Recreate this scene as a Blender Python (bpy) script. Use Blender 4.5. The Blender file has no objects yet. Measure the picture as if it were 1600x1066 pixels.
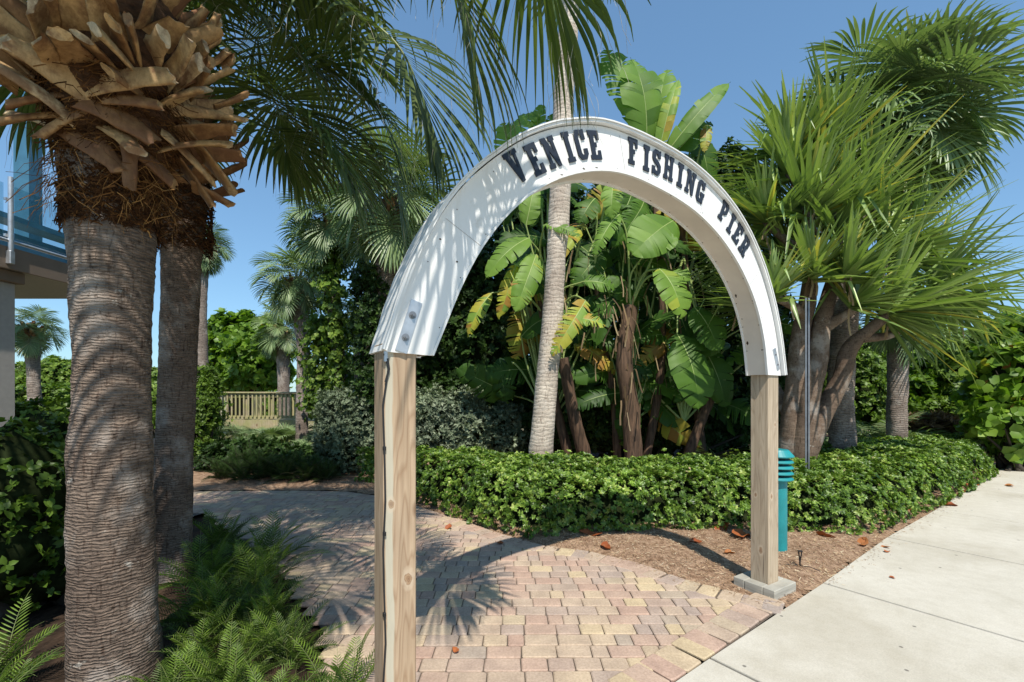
import bpy, math, random
import numpy as np
from mathutils import Vector, Matrix, noise as mnoise

R = math.radians
scene = bpy.context.scene
COL = scene.collection
F, HZ, CX, EYE = 700.0, 612.0, 800.0, 1.56      # focal length (px of a 1600 wide frame), horizon row, centre column, eye height
rs = np.random.RandomState(7)
random.seed(7)

def G(x, y, z=0.0):
    Y = (EYE - z) * F / (y - HZ)
    return np.array([(x - CX) / F * Y, Y, z])
def A(x, y, Y):
    return np.array([(x - CX) / F * Y, Y, EYE - (y - HZ) / F * Y])
def nrm(v):
    v = np.asarray(v, float)
    return v / (np.linalg.norm(v, axis=-1, keepdims=True) + 1e-9)

# ------------------------------------------------------------------ mesh building
class MB:
    def __init__(s):
        s.v = []; s.n = 0; s.f = []; s.m = []; s.r = []; s.s = []
    def add(s, v, f, mat=0, rnd=0.5, smooth=True):
        v = np.asarray(v, float).reshape(-1, 3)
        f = [np.asarray(q, int) + s.n for q in ([f] if isinstance(f, np.ndarray) else [np.array([q]) for q in f])]
        s.v.append(v); s.n += len(v)
        for q in f:
            k = len(q)
            s.f.append(q)
            s.m.append(np.full(k, mat)); s.s.append(np.full(k, smooth))
            s.r.append(np.full(k, rnd) if np.isscalar(rnd) else (np.asarray(rnd)[:k] if len(f) == 1 else np.full(k, float(np.mean(rnd)))))
    def merge(s, o, M=None, mat_off=0, radd=0.0):
        v = np.concatenate(o.v)
        if M is not None:
            M = np.array(M); v = v @ M[:3, :3].T + M[:3, 3]
        s.v.append(v)
        for q, m, r, t in zip(o.f, o.m, o.r, o.s):
            s.f.append(q + s.n); s.m.append(m + mat_off); s.r.append(np.clip(r + radd, 0, 1)); s.s.append(t)
        s.n += len(v)
    def mesh(s, name, mats):
        me = bpy.data.meshes.new(name)
        v = np.concatenate(s.v).astype(np.float32)
        loops = np.concatenate([q.ravel() for q in s.f]).astype(np.int32)
        tot = np.concatenate([np.full(len(q), q.shape[1]) for q in s.f]).astype(np.int32)
        start = (np.cumsum(tot) - tot).astype(np.int32)
        me.vertices.add(len(v)); me.vertices.foreach_set('co', v.ravel())
        me.loops.add(len(loops)); me.loops.foreach_set('vertex_index', loops)
        me.polygons.add(len(tot)); me.polygons.foreach_set('loop_start', start); me.polygons.foreach_set('loop_total', tot)
        me.polygons.foreach_set('material_index', np.concatenate(s.m).astype(np.int32))
        me.update(calc_edges=True)
        me.polygons.foreach_set('use_smooth', np.concatenate(s.s).astype(bool))
        at = me.attributes.new('rnd', 'FLOAT', 'FACE')
        at.data.foreach_set('value', np.concatenate(s.r).astype(np.float32))
        for m in (mats if isinstance(mats, (list, tuple)) else [mats]):
            me.materials.append(m)
        me.validate()
        return me
    def obj(s, name, mats, parent=None):
        return link(name, s.mesh(name, mats), parent)

def link(name, data, parent=None, loc=None, yaw=None, scale=None):
    o = bpy.data.objects.new(name, data); COL.objects.link(o)
    if parent is not None: o.parent = parent
    if loc is not None: o.location = loc
    if yaw is not None: o.rotation_euler = (0, 0, yaw)
    if scale is not None: o.scale = (scale,) * 3
    return o
def thing(name, label, cat, loc=(0, 0, 0), group=None):
    o = link(name, None); o.location = [float(q) for q in loc]; o.empty_display_size = .1
    o['label'] = label; o['category'] = cat
    if group: o['group'] = group
    return o
def part(name, mb, mats, root):
    """mesh built in world coordinates, parented to an unrotated root"""
    l = np.array(root.location)
    mb.v = [q - l for q in mb.v]
    return mb.obj(name, mats, root)
def tag(o, label, cat, group=None):
    o['label'] = label; o['category'] = cat
    if group: o['group'] = group
    return o
def origin_to(o, p):
    p = Vector([float(q) for q in p])
    o.data.transform(Matrix.Translation(-p)); o.location = p
    return o

def box(mb, c, size, mat=0, rnd=.5, yaw=0, bev=0.0, M=None):
    sx, sy, sz = [q / 2 for q in size]
    b = min(bev, sx * .9, sy * .9, sz * .9)
    vs = []; fs = []
    if b <= 0:
        vs = [(x, y, z) for z in (-sz, sz) for x, y in ((-sx, -sy), (sx, -sy), (sx, sy), (-sx, sy))]
        fs = [(3, 2, 1, 0), (4, 5, 6, 7), (0, 1, 5, 4), (1, 2, 6, 5), (2, 3, 7, 6), (3, 0, 4, 7)]
    else:
        for z, q in ((-sz, b), (-sz + b, 0), (sz - b, 0), (sz, b)):
            xx, yy = sx - q, sy - q
            k = b if q == 0 else b * .6
            vs += [(-xx + k, -yy, z), (xx - k, -yy, z), (xx, -yy + k, z), (xx, yy - k, z), (xx - k, yy, z), (-xx + k, yy, z), (-xx, yy - k, z), (-xx, -yy + k, z)]
        fs = [tuple(range(7, -1, -1)), tuple(range(24, 32))]
        for l in range(3):
            for i in range(8):
                j = (i + 1) % 8
                fs.append((l * 8 + i, l * 8 + j, l * 8 + 8 + j, l * 8 + 8 + i))
    v = np.array(vs)
    if M is not None: v = v @ np.array(M)[:3, :3].T
    cs, sn = math.cos(yaw), math.sin(yaw)
    v = v @ np.array([[cs, sn, 0], [-sn, cs, 0], [0, 0, 1]]) + np.asarray(c, float)
    mb.add(v, fs, mat, rnd, False)

def frames(path):
    path = np.asarray(path, float)
    t = nrm(np.gradient(path, axis=0))
    ref = np.array([0, 0, 1.]) if abs(t[0][2]) < .9 else np.array([1., 0, 0])
    u = nrm(np.cross(ref, t[0])); us = []
    for k in range(len(path)):
        u = nrm(u - t[k] * np.dot(u, t[k])); us.append(u)
    us = np.array(us)
    return t, us, np.cross(t, us)
def resample(pts, rad, n):
    """Catmull-Rom through the points"""
    pts = np.asarray(pts, float); rad = np.asarray(rad, float)
    P = np.vstack([2 * pts[0] - pts[1], pts, 2 * pts[-1] - pts[-2]])
    m = len(pts) - 1; out = []; rr = []
    for q in np.linspace(0, m, n):
        i = min(int(q), m - 1); t = q - i
        a, b, c, d = P[i:i + 4]
        out.append(.5 * ((2 * b) + (c - a) * t + (2 * a - 5 * b + 4 * c - d) * t * t + (3 * b - a - 3 * c + d) * t ** 3))
        rr.append(rad[i] * (1 - t) + rad[i + 1] * t)
    return np.array(out), np.array(rr)
def tube(mb, path, rad, seg=8, mat=0, rnd=.5, cap=True, jitter=None, flat=1.0):
    path = np.asarray(path, float); n = len(path)
    rad = np.full(n, rad) if np.isscalar(rad) else np.asarray(rad, float)
    t, u, w = frames(path)
    a = np.linspace(0, 2 * math.pi, seg, endpoint=False)
    rr = rad[:, None] * np.ones(seg)[None]
    if jitter is not None: rr = rr * jitter
    v = path[:, None] + rr[..., None] * (np.cos(a)[None, :, None] * u[:, None] + flat * np.sin(a)[None, :, None] * w[:, None])
    i = np.arange(n - 1)[:, None] * seg; j = np.arange(seg)[None]; j2 = (j + 1) % seg
    f = np.stack([i + j, i + j2, i + seg + j2, i + seg + j], -1).reshape(-1, 4)
    mb.add(v.reshape(-1, 3), f, mat, rnd)
    if cap:
        mb.add(v[-1], [tuple(range(seg))], mat, rnd, False); mb.add(v[0], [tuple(range(seg - 1, -1, -1))], mat, rnd, False)
def lathe(mb, prof, c, seg=24, mat=0):
    a = np.linspace(0, 2 * math.pi, seg, endpoint=False)
    v = np.array([[(r * math.cos(q), r * math.sin(q), z) for q in a] for r, z in prof]) + np.asarray(c, float)
    n = len(prof); i = np.arange(n - 1)[:, None] * seg; j = np.arange(seg)[None]; j2 = (j + 1) % seg
    mb.add(v.reshape(-1, 3), np.stack([i + j, i + j2, i + seg + j2, i + seg + j], -1).reshape(-1, 4), mat, .5, False)
    mb.add(v[-1], [tuple(range(seg))], mat, .5, False); mb.add(v[0], [tuple(range(seg - 1, -1, -1))], mat, .5, False)

# ------------------------------------------------------------------ materials
def newmat(name):
    m = bpy.data.materials.new(name); m.use_nodes = True
    nt = m.node_tree; nt.nodes.clear()
    return m, nt, lambda t, **k: node(nt, t, **k)
def node(nt, t, **k):
    n = nt.nodes.new('ShaderNode' + t)
    for a, b in k.items():
        if a.startswith('i_'): n.inputs[a[2:].replace('_', ' ')].default_value = b
        elif a.startswith('n_'): n.inputs[int(a[2:])].default_value = b
        else: setattr(n, a, b)
    return n
def c4(c): return (c[0], c[1], c[2], 1)
def ramp(nt, src, stops, interp='LINEAR'):
    n = node(nt, 'ValToRGB'); e = n.color_ramp.elements; n.color_ramp.interpolation = interp
    while len(e) < len(stops): e.new(.5)
    for q, (p, c) in zip(e, stops): q.position = p; q.color = c4(c) if not np.isscalar(c) else (c, c, c, 1)
    nt.links.new(src, n.inputs[0]); return n.outputs[0]
def mix(nt, fac, a, b, mode='MIX'):
    n = node(nt, 'MixRGB', blend_type=mode)
    for i, q in ((0, fac), (1, a), (2, b)):
        if hasattr(q, 'links'): nt.links.new(q, n.inputs[i])
        else: n.inputs[i].default_value = q if np.isscalar(q) else c4(q)
    return n.outputs[0]
def texnoise(nt, scale=5, detail=4, stretch=None, coord='Object', rough=.55, dist=0):
    tc = node(nt, 'TexCoord'); mp = node(nt, 'Mapping'); nt.links.new(tc.outputs[coord], mp.inputs[0])
    if stretch: mp.inputs['Scale'].default_value = stretch
    n = node(nt, 'TexNoise'); n.inputs['Scale'].default_value = scale; n.inputs['Detail'].default_value = detail
    n.inputs['Roughness'].default_value = rough; n.inputs['Distortion'].default_value = dist
    nt.links.new(mp.outputs[0], n.inputs['Vector'])
    return n.outputs['Fac']
def finish(m, nt, col, rough=.7, bump=None, bstr=.3, bdist=.01, spec=.4, metal=0, transl=0, tcol=None, bump2=None):
    p = node(nt, 'BsdfPrincipled'); o = node(nt, 'OutputMaterial')
    p.inputs['Specular IOR Level'].default_value = spec; p.inputs['Metallic'].default_value = metal
    if hasattr(col, 'links'): nt.links.new(col, p.inputs['Base Color'])
    else: p.inputs['Base Color'].default_value = c4(col)
    if hasattr(rough, 'links'): nt.links.new(rough, p.inputs['Roughness'])
    else: p.inputs['Roughness'].default_value = rough
    if bump is not None:
        b = node(nt, 'Bump'); b.inputs['Strength'].default_value = bstr; b.inputs['Distance'].default_value = bdist
        nt.links.new(bump, b.inputs['Height']); nt.links.new(b.outputs[0], p.inputs['Normal'])
        if bump2 is not None:
            b2 = node(nt, 'Bump'); b2.inputs['Strength'].default_value = bump2[1]; b2.inputs['Distance'].default_value = bump2[2]
            nt.links.new(bump2[0], b2.inputs['Height']); nt.links.new(b2.outputs[0], b.inputs['Normal'])
    if transl:
        t = node(nt, 'BsdfTranslucent'); mx = node(nt, 'MixShader'); mx.inputs[0].default_value = transl
        tc = tcol if tcol is not None else mix(nt, 1, col, (1.25, 1.35, .55), 'MULTIPLY')
        if hasattr(tc, 'links'): nt.links.new(tc, t.inputs[0])
        else: t.inputs[0].default_value = c4(tc)
        nt.links.new(p.outputs[0], mx.inputs[1]); nt.links.new(t.outputs[0], mx.inputs[2]); nt.links.new(mx.outputs[0], o.inputs[0])
    else:
        nt.links.new(p.outputs[0], o.inputs[0])
    return m
def foliage(name, stops, rough=.45, transl=.28, spec=.45, patch=.5, pscale=1.2):
    m, nt, N = newmat(name)
    at = N('Attribute', attribute_name='rnd')
    col = ramp(nt, at.outputs['Fac'], stops)
    nz = texnoise(nt, pscale, 2)
    v = ramp(nt, nz, [(.3, (1 - patch * .6,) * 3), (.7, (1 + patch * .3, 1 + patch * .3, 1))])
    col = mix(nt, 1, col, v, 'MULTIPLY')
    return finish(m, nt, col, rough, spec=spec, transl=transl)
def plain(name, col, rough=.6, metal=0, spec=.4, vary=.25, scale=8, bstr=.0, stretch=None, bdist=.003):
    m, nt, N = newmat(name)
    nz = texnoise(nt, scale, 5, stretch)
    c = mix(nt, 1, col, ramp(nt, nz, [(.3, (1 - vary,) * 3), (.7, (1 + vary * .4,) * 3)]), 'MULTIPLY')
    return finish(m, nt, c, rough, nz if bstr else None, bstr, bdist, spec, metal)

M = {}
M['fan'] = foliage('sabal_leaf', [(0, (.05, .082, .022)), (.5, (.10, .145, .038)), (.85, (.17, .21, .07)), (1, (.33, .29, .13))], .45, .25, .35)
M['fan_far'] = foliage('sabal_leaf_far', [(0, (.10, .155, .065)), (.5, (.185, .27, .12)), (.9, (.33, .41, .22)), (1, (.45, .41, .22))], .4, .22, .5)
M['petiole'] = plain('petiole', (.16, .20, .06), .45, vary=.3)
M['dead'] = foliage('dead_leaf', [(0, (.10, .065, .04)), (.5, (.22, .15, .09)), (1, (.38, .29, .19))], .8, .12, .2)
M['thread'] = plain('pale_thread', (.5, .46, .36), .8)
M['hedge'] = foliage('hedge_leaf', [(0, (.045, .095, .014)), (.4, (.11, .20, .028)), (.75, (.23, .355, .055)), (1, (.42, .50, .14))], .38, .25, .4, .4, 2.5)
M['hedgecore'] = plain('interior_shade', (.022, .030, .012), .95, vary=.6, scale=18, spec=.0)  # near-black colour standing in for shade inside hedge and bushes
M['twig'] = plain('twig', (.05, .04, .028), .9)
M['pand'] = foliage('pandanus_leaf', [(0, (.115, .185, .06)), (.5, (.235, .34, .11)), (.85, (.43, .52, .19)), (.95, (.60, .54, .12)), (1, (.55, .36, .10))], .36, .22, .5)
M['strel'] = foliage('strelitzia_leaf', [(0, (.03, .08, .012)), (.35, (.07, .155, .02)), (.55, (.12, .235, .032)), (.8, (.22, .36, .06)), (.87, (.45, .46, .06)), (1, (.40, .22, .05))], .5, .36, .28, .25)
M['rib'] = plain('leaf_rib', (.30, .38, .12), .4)
M['silver'] = foliage('silver_leaf', [(0, (.07, .10, .055)), (.6, (.155, .20, .13)), (1, (.34, .39, .28))], .6, .12, .2)
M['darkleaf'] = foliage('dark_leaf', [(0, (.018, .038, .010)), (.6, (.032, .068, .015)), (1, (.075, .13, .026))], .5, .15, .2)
M['grape'] = foliage('seagrape_leaf', [(0, (.06, .13, .018)), (.6, (.16, .28, .03)), (.9, (.30, .43, .06)), (.97, (.45, .45, .07)), (1, (.45, .17, .04))], .42, .33, .35)
M['midleaf'] = foliage('bush_leaf', [(0, (.055, .105, .014)), (.6, (.13, .22, .03)), (1, (.28, .38, .07))], .45, .28, .3)
M['fern'] = foliage('fern_leaf', [(0, (.03, .06, .01)), (.5, (.085, .15, .022)), (.9, (.24, .36, .05)), (.97, (.26, .36, .05)), (1, (.35, .12, .03))], .4, .25, .35)
M['fallen'] = foliage('fallen_leaf', [(0, (.28, .07, .025)), (.5, (.45, .14, .05)), (1, (.55, .28, .12))], .6, .1, .3)
M['grass'] = foliage('grass_blade', [(0, (.10, .16, .04)), (.6, (.2, .26, .07)), (1, (.42, .40, .18))], .6, .25, .3)

def trunk_mat(name, base, dark, rings=26, lichen=0.0, wide=.5, ringmix=.85, bs=.9):
    m, nt, N = newmat(name)
    tc = N('TexCoord'); sp = N('SeparateXYZ'); nt.links.new(tc.outputs['Object'], sp.inputs[0])
    wv = N('TexWave', wave_type='BANDS', bands_direction='Z'); wv.inputs['Scale'].default_value = rings / 3.1
    wv.inputs['Distortion'].default_value = 11; wv.inputs['Detail'].default_value = 4; wv.inputs['Detail Scale'].default_value = 1.1; wv.inputs['Detail Roughness'].default_value = .62
    mp = N('Mapping'); mp.inputs['Scale'].default_value = (.5, .5, 1); nt.links.new(tc.outputs['Object'], mp.inputs[0]); nt.links.new(mp.outputs[0], wv.inputs[0])
    fine = texnoise(nt, 14, 6, (1.2, 1.2, 9), rough=.7)
    crack = texnoise(nt, 16, 4, (4, 4, .5), rough=.6)
    blot = texnoise(nt, 2.2, 3)
    col = mix(nt, ramp(nt, fine, [(.35, 0.0), (.62, 1.0)]), dark, base)
    col = mix(nt, 1, col, ramp(nt, wv.outputs['Fac'], [(.05, (1 - ringmix * .65,) * 3), (.3, (1, 1, 1))]), 'MULTIPLY')
    col = mix(nt, 1, col, ramp(nt, crack, [(.34, (.55, .5, .48)), (.42, (1, 1, 1))]), 'MULTIPLY')
    col = mix(nt, 1, col, ramp(nt, blot, [(.35, (.75, .7, .68)), (.65, (1.15, 1.12, 1.1))]), 'MULTIPLY')
    if lichen:
        l = texnoise(nt, 7, 6, (1, 1, 1.2), rough=.7)
        col = mix(nt, ramp(nt, l, [(.655 - lichen * .1, 0.0), (.70 - lichen * .1, .7)]), col, (.47, .43, .375))
    patch_ = texnoise(nt, 3.2, 4, (1, 1, .8), rough=.6)
    col = mix(nt, ramp(nt, patch_, [(.52, 0.0), (.64, .55)]), col, mix(nt, .55, base, (.60, .55, .50)))
    ck2 = texnoise(nt, 34, 5, (1.6, 1.6, .7), rough=.7)
    col = mix(nt, 1, col, ramp(nt, ck2, [(.36, (.5, .47, .45)), (.44, (1, 1, 1))]), 'MULTIPLY')
    h = mix(nt, .35, mix(nt, .5, fine, ck2), wv.outputs['Fac'])
    return finish(m, nt, col, .9, h, bs, .016, .15)
M['trunk_near'] = trunk_mat('palm_bark_near', (.275, .215, .17), (.09, .07, .058), 58, .3, ringmix=.38)
M['trunk_second'] = trunk_mat('palm_bark_second', (.26, .20, .155), (.11, .08, .065), 50, .0, ringmix=.35)
M['trunk_pale'] = trunk_mat('palm_bark_pale', (.66, .60, .51), (.42, .36, .30), 16, .0, ringmix=.45, bs=.5)
M['trunk_grey'] = trunk_mat('palm_bark_grey', (.36, .31, .27), (.15, .12, .10), 26, .0, ringmix=.5)
M['pandtrunk'] = trunk_mat('pandanus_bark', (.22, .165, .12), (.12, .085, .065), 10, .1, ringmix=.12, bs=.35)
M['sheath'] = plain('fibrous_stem', (.12, .07, .042), .85, vary=.8, scale=9, stretch=(3, 3, .35), bstr=.8, bdist=.02)
def boot_mat():
    m, nt, N = newmat('leaf_base')
    at = N('Attribute', attribute_name='rnd')
    col = ramp(nt, at.outputs['Fac'], [(0, (.12, .055, .03)), (.35, (.28, .14, .06)), (.62, (.50, .30, .13)), (.8, (.63, .44, .23)), (1, (.68, .56, .40))])
    n = texnoise(nt, 26, 6, (1, 1, .5), rough=.7); n2 = texnoise(nt, 9, 5, rough=.65)
    col = mix(nt, 1, col, ramp(nt, n, [(.3, (.55, .5, .45)), (.6, (1.05, 1.05, 1.05))]), 'MULTIPLY')
    col = mix(nt, ramp(nt, n2, [(.46, 0.0), (.6, .75)]), col, (.17, .075, .035))
    return finish(m, nt, col, .65, n, .5, .01, .3)
M['boot'] = boot_mat()
M['fibre_mat'] = plain('fibre_mat', (.10, .045, .02), .95, vary=.75, scale=16, bstr=1.0, bdist=.02, stretch=(1, 1, 2.2))
M['fibre'] = foliage('fibre', [(0, (.035, .016, .009)), (.5, (.10, .045, .02)), (.9, (.25, .12, .045)), (1, (.45, .25, .10))], .9, .05, .1)

def paint_mat():
    m, nt, N = newmat('white_paint')
    n = texnoise(nt, 3, 5); n2 = texnoise(nt, 22, 6, rough=.7); n3 = texnoise(nt, 5, 6, (1, 1, 1), rough=.75)
    col = mix(nt, ramp(nt, n, [(.3, 0.0), (.75, .5)]), (.80, .80, .79), (.72, .71, .67))
    col = mix(nt, ramp(nt, n3, [(.60, 0.0), (.70, .5)]), col, (.55, .50, .42))
    n4 = texnoise(nt, 9, 6, (1, 1, .18), rough=.7)
    col = mix(nt, ramp(nt, n4, [(.58, 0.0), (.72, .4)]), col, (.58, .53, .45))
    col = mix(nt, ramp(nt, n2, [(.765, 0.0), (.78, .9)]), col, (.10, .075, .055))
    return finish(m, nt, col, .55, n, .25, .006, .35)
M['paint'] = paint_mat()
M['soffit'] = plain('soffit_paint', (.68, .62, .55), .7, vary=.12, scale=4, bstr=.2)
M['chip'] = plain('bare_wood_patch', (.055, .035, .025), .9)
M['seam'] = plain('seam_dirt', (.30, .27, .23), .9)
M['letter'] = plain('letter_black', (.022, .028, .042), .5, vary=.3, scale=20, bstr=.1)
M['galv'] = plain('galvanised_steel', (.55, .57, .60), .42, metal=.75, vary=.25, scale=14)
M['steel_dark'] = plain('steel_dull', (.30, .31, .33), .5, metal=.8, vary=.3, scale=10)
M['cable'] = plain('black_cable', (.02, .02, .022), .5)
def wood_mat(name, c1, c2, streak=None, sc=1.0, green=0, knots=()):
    m, nt, N = newmat(name)
    tc = N('TexCoord'); mp = N('Mapping'); nt.links.new(tc.outputs['Object'], mp.inputs[0]); mp.inputs['Scale'].default_value = (1, 1, .09)
    nz = N('TexNoise'); nz.inputs['Scale'].default_value = 5 * sc; nz.inputs['Detail'].default_value = 3; nt.links.new(mp.outputs[0], nz.inputs['Vector'])
    ml = N('Math', operation='MULTIPLY', n_1=26.0); nt.links.new(nz.outputs['Fac'], ml.inputs[0])
    fr = N('Math', operation='FRACT'); nt.links.new(ml.outputs[0], fr.inputs[0])
    g = ramp(nt, fr.outputs[0], [(0, .25), (.18, .75), (.75, 1.0), (1, .3)])
    fine = texnoise(nt, 60 * sc, 4, (1, 1, .03))
    crack = texnoise(nt, 18 * sc, 3, (1, 1, .035))
    col = mix(nt, g, c2, c1)
    col = mix(nt, 1, col, ramp(nt, fine, [(.3, (.78, .76, .73)), (.65, (1.08, 1.08, 1.08))]), 'MULTIPLY')
    col = mix(nt, ramp(nt, crack, [(.30, 1.0), (.335, 0.0)]), col, (.06, .04, .03))
    big = texnoise(nt, 2.5, 3, (1, 1, .3))
    col = mix(nt, 1, col, ramp(nt, big, [(.3, (.8, .8, .82)), (.7, (1.1, 1.08, 1.04))]), 'MULTIPLY')
    # knots
    mk = N('Mapping'); mk.inputs['Scale'].default_value = (4.5, 4.5, 2.2); nt.links.new(tc.outputs['Object'], mk.inputs[0])
    vo = N('TexVoronoi'); vo.inputs['Scale'].default_value = 1.0; nt.links.new(mk.outputs[0], vo.inputs['Vector'])
    kn = ramp(nt, vo.outputs['Distance'], [(.03, 1.0), (.09, .75), (.13, 0.0)])
    col = mix(nt, kn, col, (.18, .10, .055))
    if streak:
        sp = N('SeparateXYZ'); nt.links.new(tc.outputs['Object'], sp.inputs[0])
        ad = N('Math', operation='ADD'); nt.links.new(sp.outputs[0], ad.inputs[0])
        w = texnoise(nt, 3, 4, (1, 1, .8)); wm = N('Math', operation='MULTIPLY_ADD', n_1=.035, n_2=-.0175); nt.links.new(w, wm.inputs[0]); nt.links.new(wm.outputs[0], ad.inputs[1])
        mr = ramp(nt, ad.outputs[0], [(max(0, .5 + streak[0]), 0), (.5 + streak[1], 0)])
        d = N('Math', operation='SUBTRACT', n_1=streak[0]); nt.links.new(ad.outputs[0], d.inputs[0])
        ab = N('Math', operation='ABSOLUTE'); nt.links.new(d.outputs[0], ab.inputs[0])
        mk2 = N('MapRange'); mk2.inputs['From Min'].default_value = streak[1]; mk2.inputs['From Max'].default_value = streak[1] * 1.4; mk2.inputs['To Min'].default_value = .8; mk2.inputs['To Max'].default_value = 0
        nt.links.new(ab.outputs[0], mk2.inputs['Value'])
        col = mix(nt, mk2.outputs[0], col, (.50, .47, .37))
    for (kx, ky, kz, kr) in knots:
        sb = N('VectorMath', operation='SUBTRACT'); sb.inputs[1].default_value = (kx, ky, kz); nt.links.new(tc.outputs['Object'], sb.inputs[0])
        ms = N('VectorMath', operation='MULTIPLY'); ms.inputs[1].default_value = (1, 1, .55); nt.links.new(sb.outputs[0], ms.inputs[0])
        ln = N('VectorMath', operation='LENGTH'); nt.links.new(ms.outputs[0], ln.inputs[0])
        wq = texnoise(nt, 30, 3); wa = N('Math', operation='MULTIPLY_ADD', n_1=kr * 1.3, n_2=-kr * .65); nt.links.new(wq, wa.inputs[0])
        la = N('Math', operation='ADD'); nt.links.new(ln.outputs['Value'], la.inputs[0]); nt.links.new(wa.outputs[0], la.inputs[1])
        dv_ = N('Math', operation='DIVIDE', n_1=kr * 1.7); nt.links.new(la.outputs[0], dv_.inputs[0])
        kc = ramp(nt, dv_.outputs[0], [(0, (.16, .08, .045)), (.16, (.30, .17, .09)), (.24, (.20, .11, .06)), (.34, (.40, .26, .15)), (.42, (.24, .14, .08)), (.5, (.55, .44, .32)), (.8, (.62, .50, .37))])
        col = mix(nt, ramp(nt, dv_.outputs[0], [(.45, .75), (.95, 0.0)]), col, kc)
    if green:
        gg = texnoise(nt, 3, 4)
        col = mix(nt, ramp(nt, gg, [(.4, 0.0), (.6, green)]), col, (.30, .32, .10))
    h = mix(nt, .5, g, fine)
    return finish(m, nt, col, .8, h, .3, .004, .25)
M['post'] = wood_mat('post_wood', (.50, .37, .25), (.33, .215, .13), (-.046, .013), knots=[(.037, -.0725, .745, .020), (-.04, -.0725, 1.08, .014)])
M['post2'] = wood_mat('post_wood_weathered', (.50, .41, .30), (.37, .285, .20), knots=[(-.0725, -.01, .31, .018), (-.0725, .03, .74, .012), (-.03, -.0725, .74, .014), (.02, -.0725, 1.3, .010)])
M['baseboard'] = plain('weathered_board', (.42, .40, .34), .85, vary=.35, scale=7, stretch=(.5, .5, 6), bstr=.3)
M['greywood'] = wood_mat('grey_wood', (.45, .42, .35), (.30, .27, .22))
M['deckwood'] = wood_mat('boardwalk_wood', (.48, .41, .27), (.30, .25, .15), green=.55)
M['teal'] = plain('teal_paint', (.018, .25, .27), .42, vary=.22, scale=6)
M['black'] = plain('black_plastic', (.015, .015, .016), .4)
M['stucco'] = plain('stucco', (.42, .39, .36), .85, vary=.08, scale=20, bstr=.2)
M['stucco_d'] = plain('brown_fascia', (.22, .165, .125), .8, vary=.1, scale=5)
M['bluemetal'] = plain('blue_metal', (.05, .15, .23), .45, vary=.15)
def glass_mat():
    m, nt, N = newmat('pane_glass')
    p = N('BsdfPrincipled'); o = N('OutputMaterial'); t = N('BsdfTransparent'); mx = N('MixShader'); fr = N('Fresnel')
    fr.inputs[0].default_value = 1.5
    ad = N('Math', operation='ADD', n_1=.10); nt.links.new(fr.outputs[0], ad.inputs[0])
    t.inputs[0].default_value = (.84, .93, .96, 1)
    p.inputs['Base Color'].default_value = (.55, .68, .74, 1); p.inputs['Roughness'].default_value = .03; p.inputs['Metallic'].default_value = 1
    mx.inputs[0].default_value = .13; nt.links.new(t.outputs[0], mx.inputs[1]); nt.links.new(p.outputs[0], mx.inputs[2]); nt.links.new(mx.outputs[0], o.inputs[0])
    return m
M['glass'] = glass_mat()
def concrete_mat():
    m, nt, N = newmat('concrete')
    a = texnoise(nt, 1.1, 5); b = texnoise(nt, 120, 3, rough=.7); c = texnoise(nt, 9, 6, rough=.65)
    col = mix(nt, ramp(nt, a, [(.3, 0.0), (.7, 1.0)]), (.50, .468, .395), (.555, .52, .445))
    col = mix(nt, 1, col, ramp(nt, c, [(.3, (.92, .91, .89)), (.62, (1.02, 1.02, 1.02))]), 'MULTIPLY')
    col = mix(nt, 1, col, ramp(nt, b, [(.3, (.86, .86, .86)), (.6, (1.03, 1.03, 1.03))]), 'MULTIPLY')
    st_ = texnoise(nt, .55, 5, rough=.6); col = mix(nt, 1, col, ramp(nt, st_, [(.38, (.90, .885, .86)), (.5, (1, 1, 1))]), 'MULTIPLY')
    tc = N('TexCoord'); vo = N('TexVoronoi', voronoi_dimensions='2D'); vo.inputs['Scale'].default_value = 1.7; nt.links.new(tc.outputs['Object'], vo.inputs['Vector'])
    col = mix(nt, ramp(nt, vo.outputs['Distance'], [(.014, .85), (.021, 0.0)]), col, (.12, .11, .095))
    return finish(m, nt, col, .85, b, .25, .003, .25)
M['concrete'] = concrete_mat()
def paver_mat():
    m, nt, N = newmat('paver')
    at = N('Attribute', attribute_name='rnd')
    col = ramp(nt, at.outputs['Fac'], [(0, (.43, .30, .235)), (.25, (.45, .335, .26)), (.42, (.385, .31, .26)), (.6, (.44, .345, .265)), (.8, (.475, .375, .275)), (.94, (.52, .42, .27)), (1, (.34, .285, .25))])
    a = texnoise(nt, 70, 4, rough=.7); b = texnoise(nt, 6, 5)
    col = mix(nt, 1, col, ramp(nt, a, [(.3, (.78, .76, .75)), (.62, (1.08, 1.08, 1.08))]), 'MULTIPLY')
    col = mix(nt, 1, col, ramp(nt, b, [(.3, (.82, .8, .8)), (.65, (1.08, 1.07, 1.05))]), 'MULTIPLY')
    return finish(m, nt, col, .88, a, .4, .004, .2)
M['paver'] = paver_mat()
M['jointdark'] = plain('joint_dark', (.035, .03, .025), .95)
M['joint'] = plain('joint_sand', (.12, .095, .075), .95, vary=.4, scale=30, bstr=.3)
def soil_mat(name, c1, c2, sc=8, bs=.8):
    m, nt, N = newmat(name)
    a = texnoise(nt, sc, 7, rough=.7); b = texnoise(nt, sc * 6, 4, (1, .35, 1), rough=.7)
    col = mix(nt, ramp(nt, a, [(.35, 0.0), (.65, 1.0)]), c1, c2)
    col = mix(nt, 1, col, ramp(nt, b, [(.3, (.5, .48, .45)), (.6, (1.2, 1.2, 1.2))]), 'MULTIPLY')
    return finish(m, nt, col, .95, b, bs, .02, .1)
M['mulch'] = soil_mat('mulch', (.20, .12, .075), (.40, .275, .185), 10)
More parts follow.
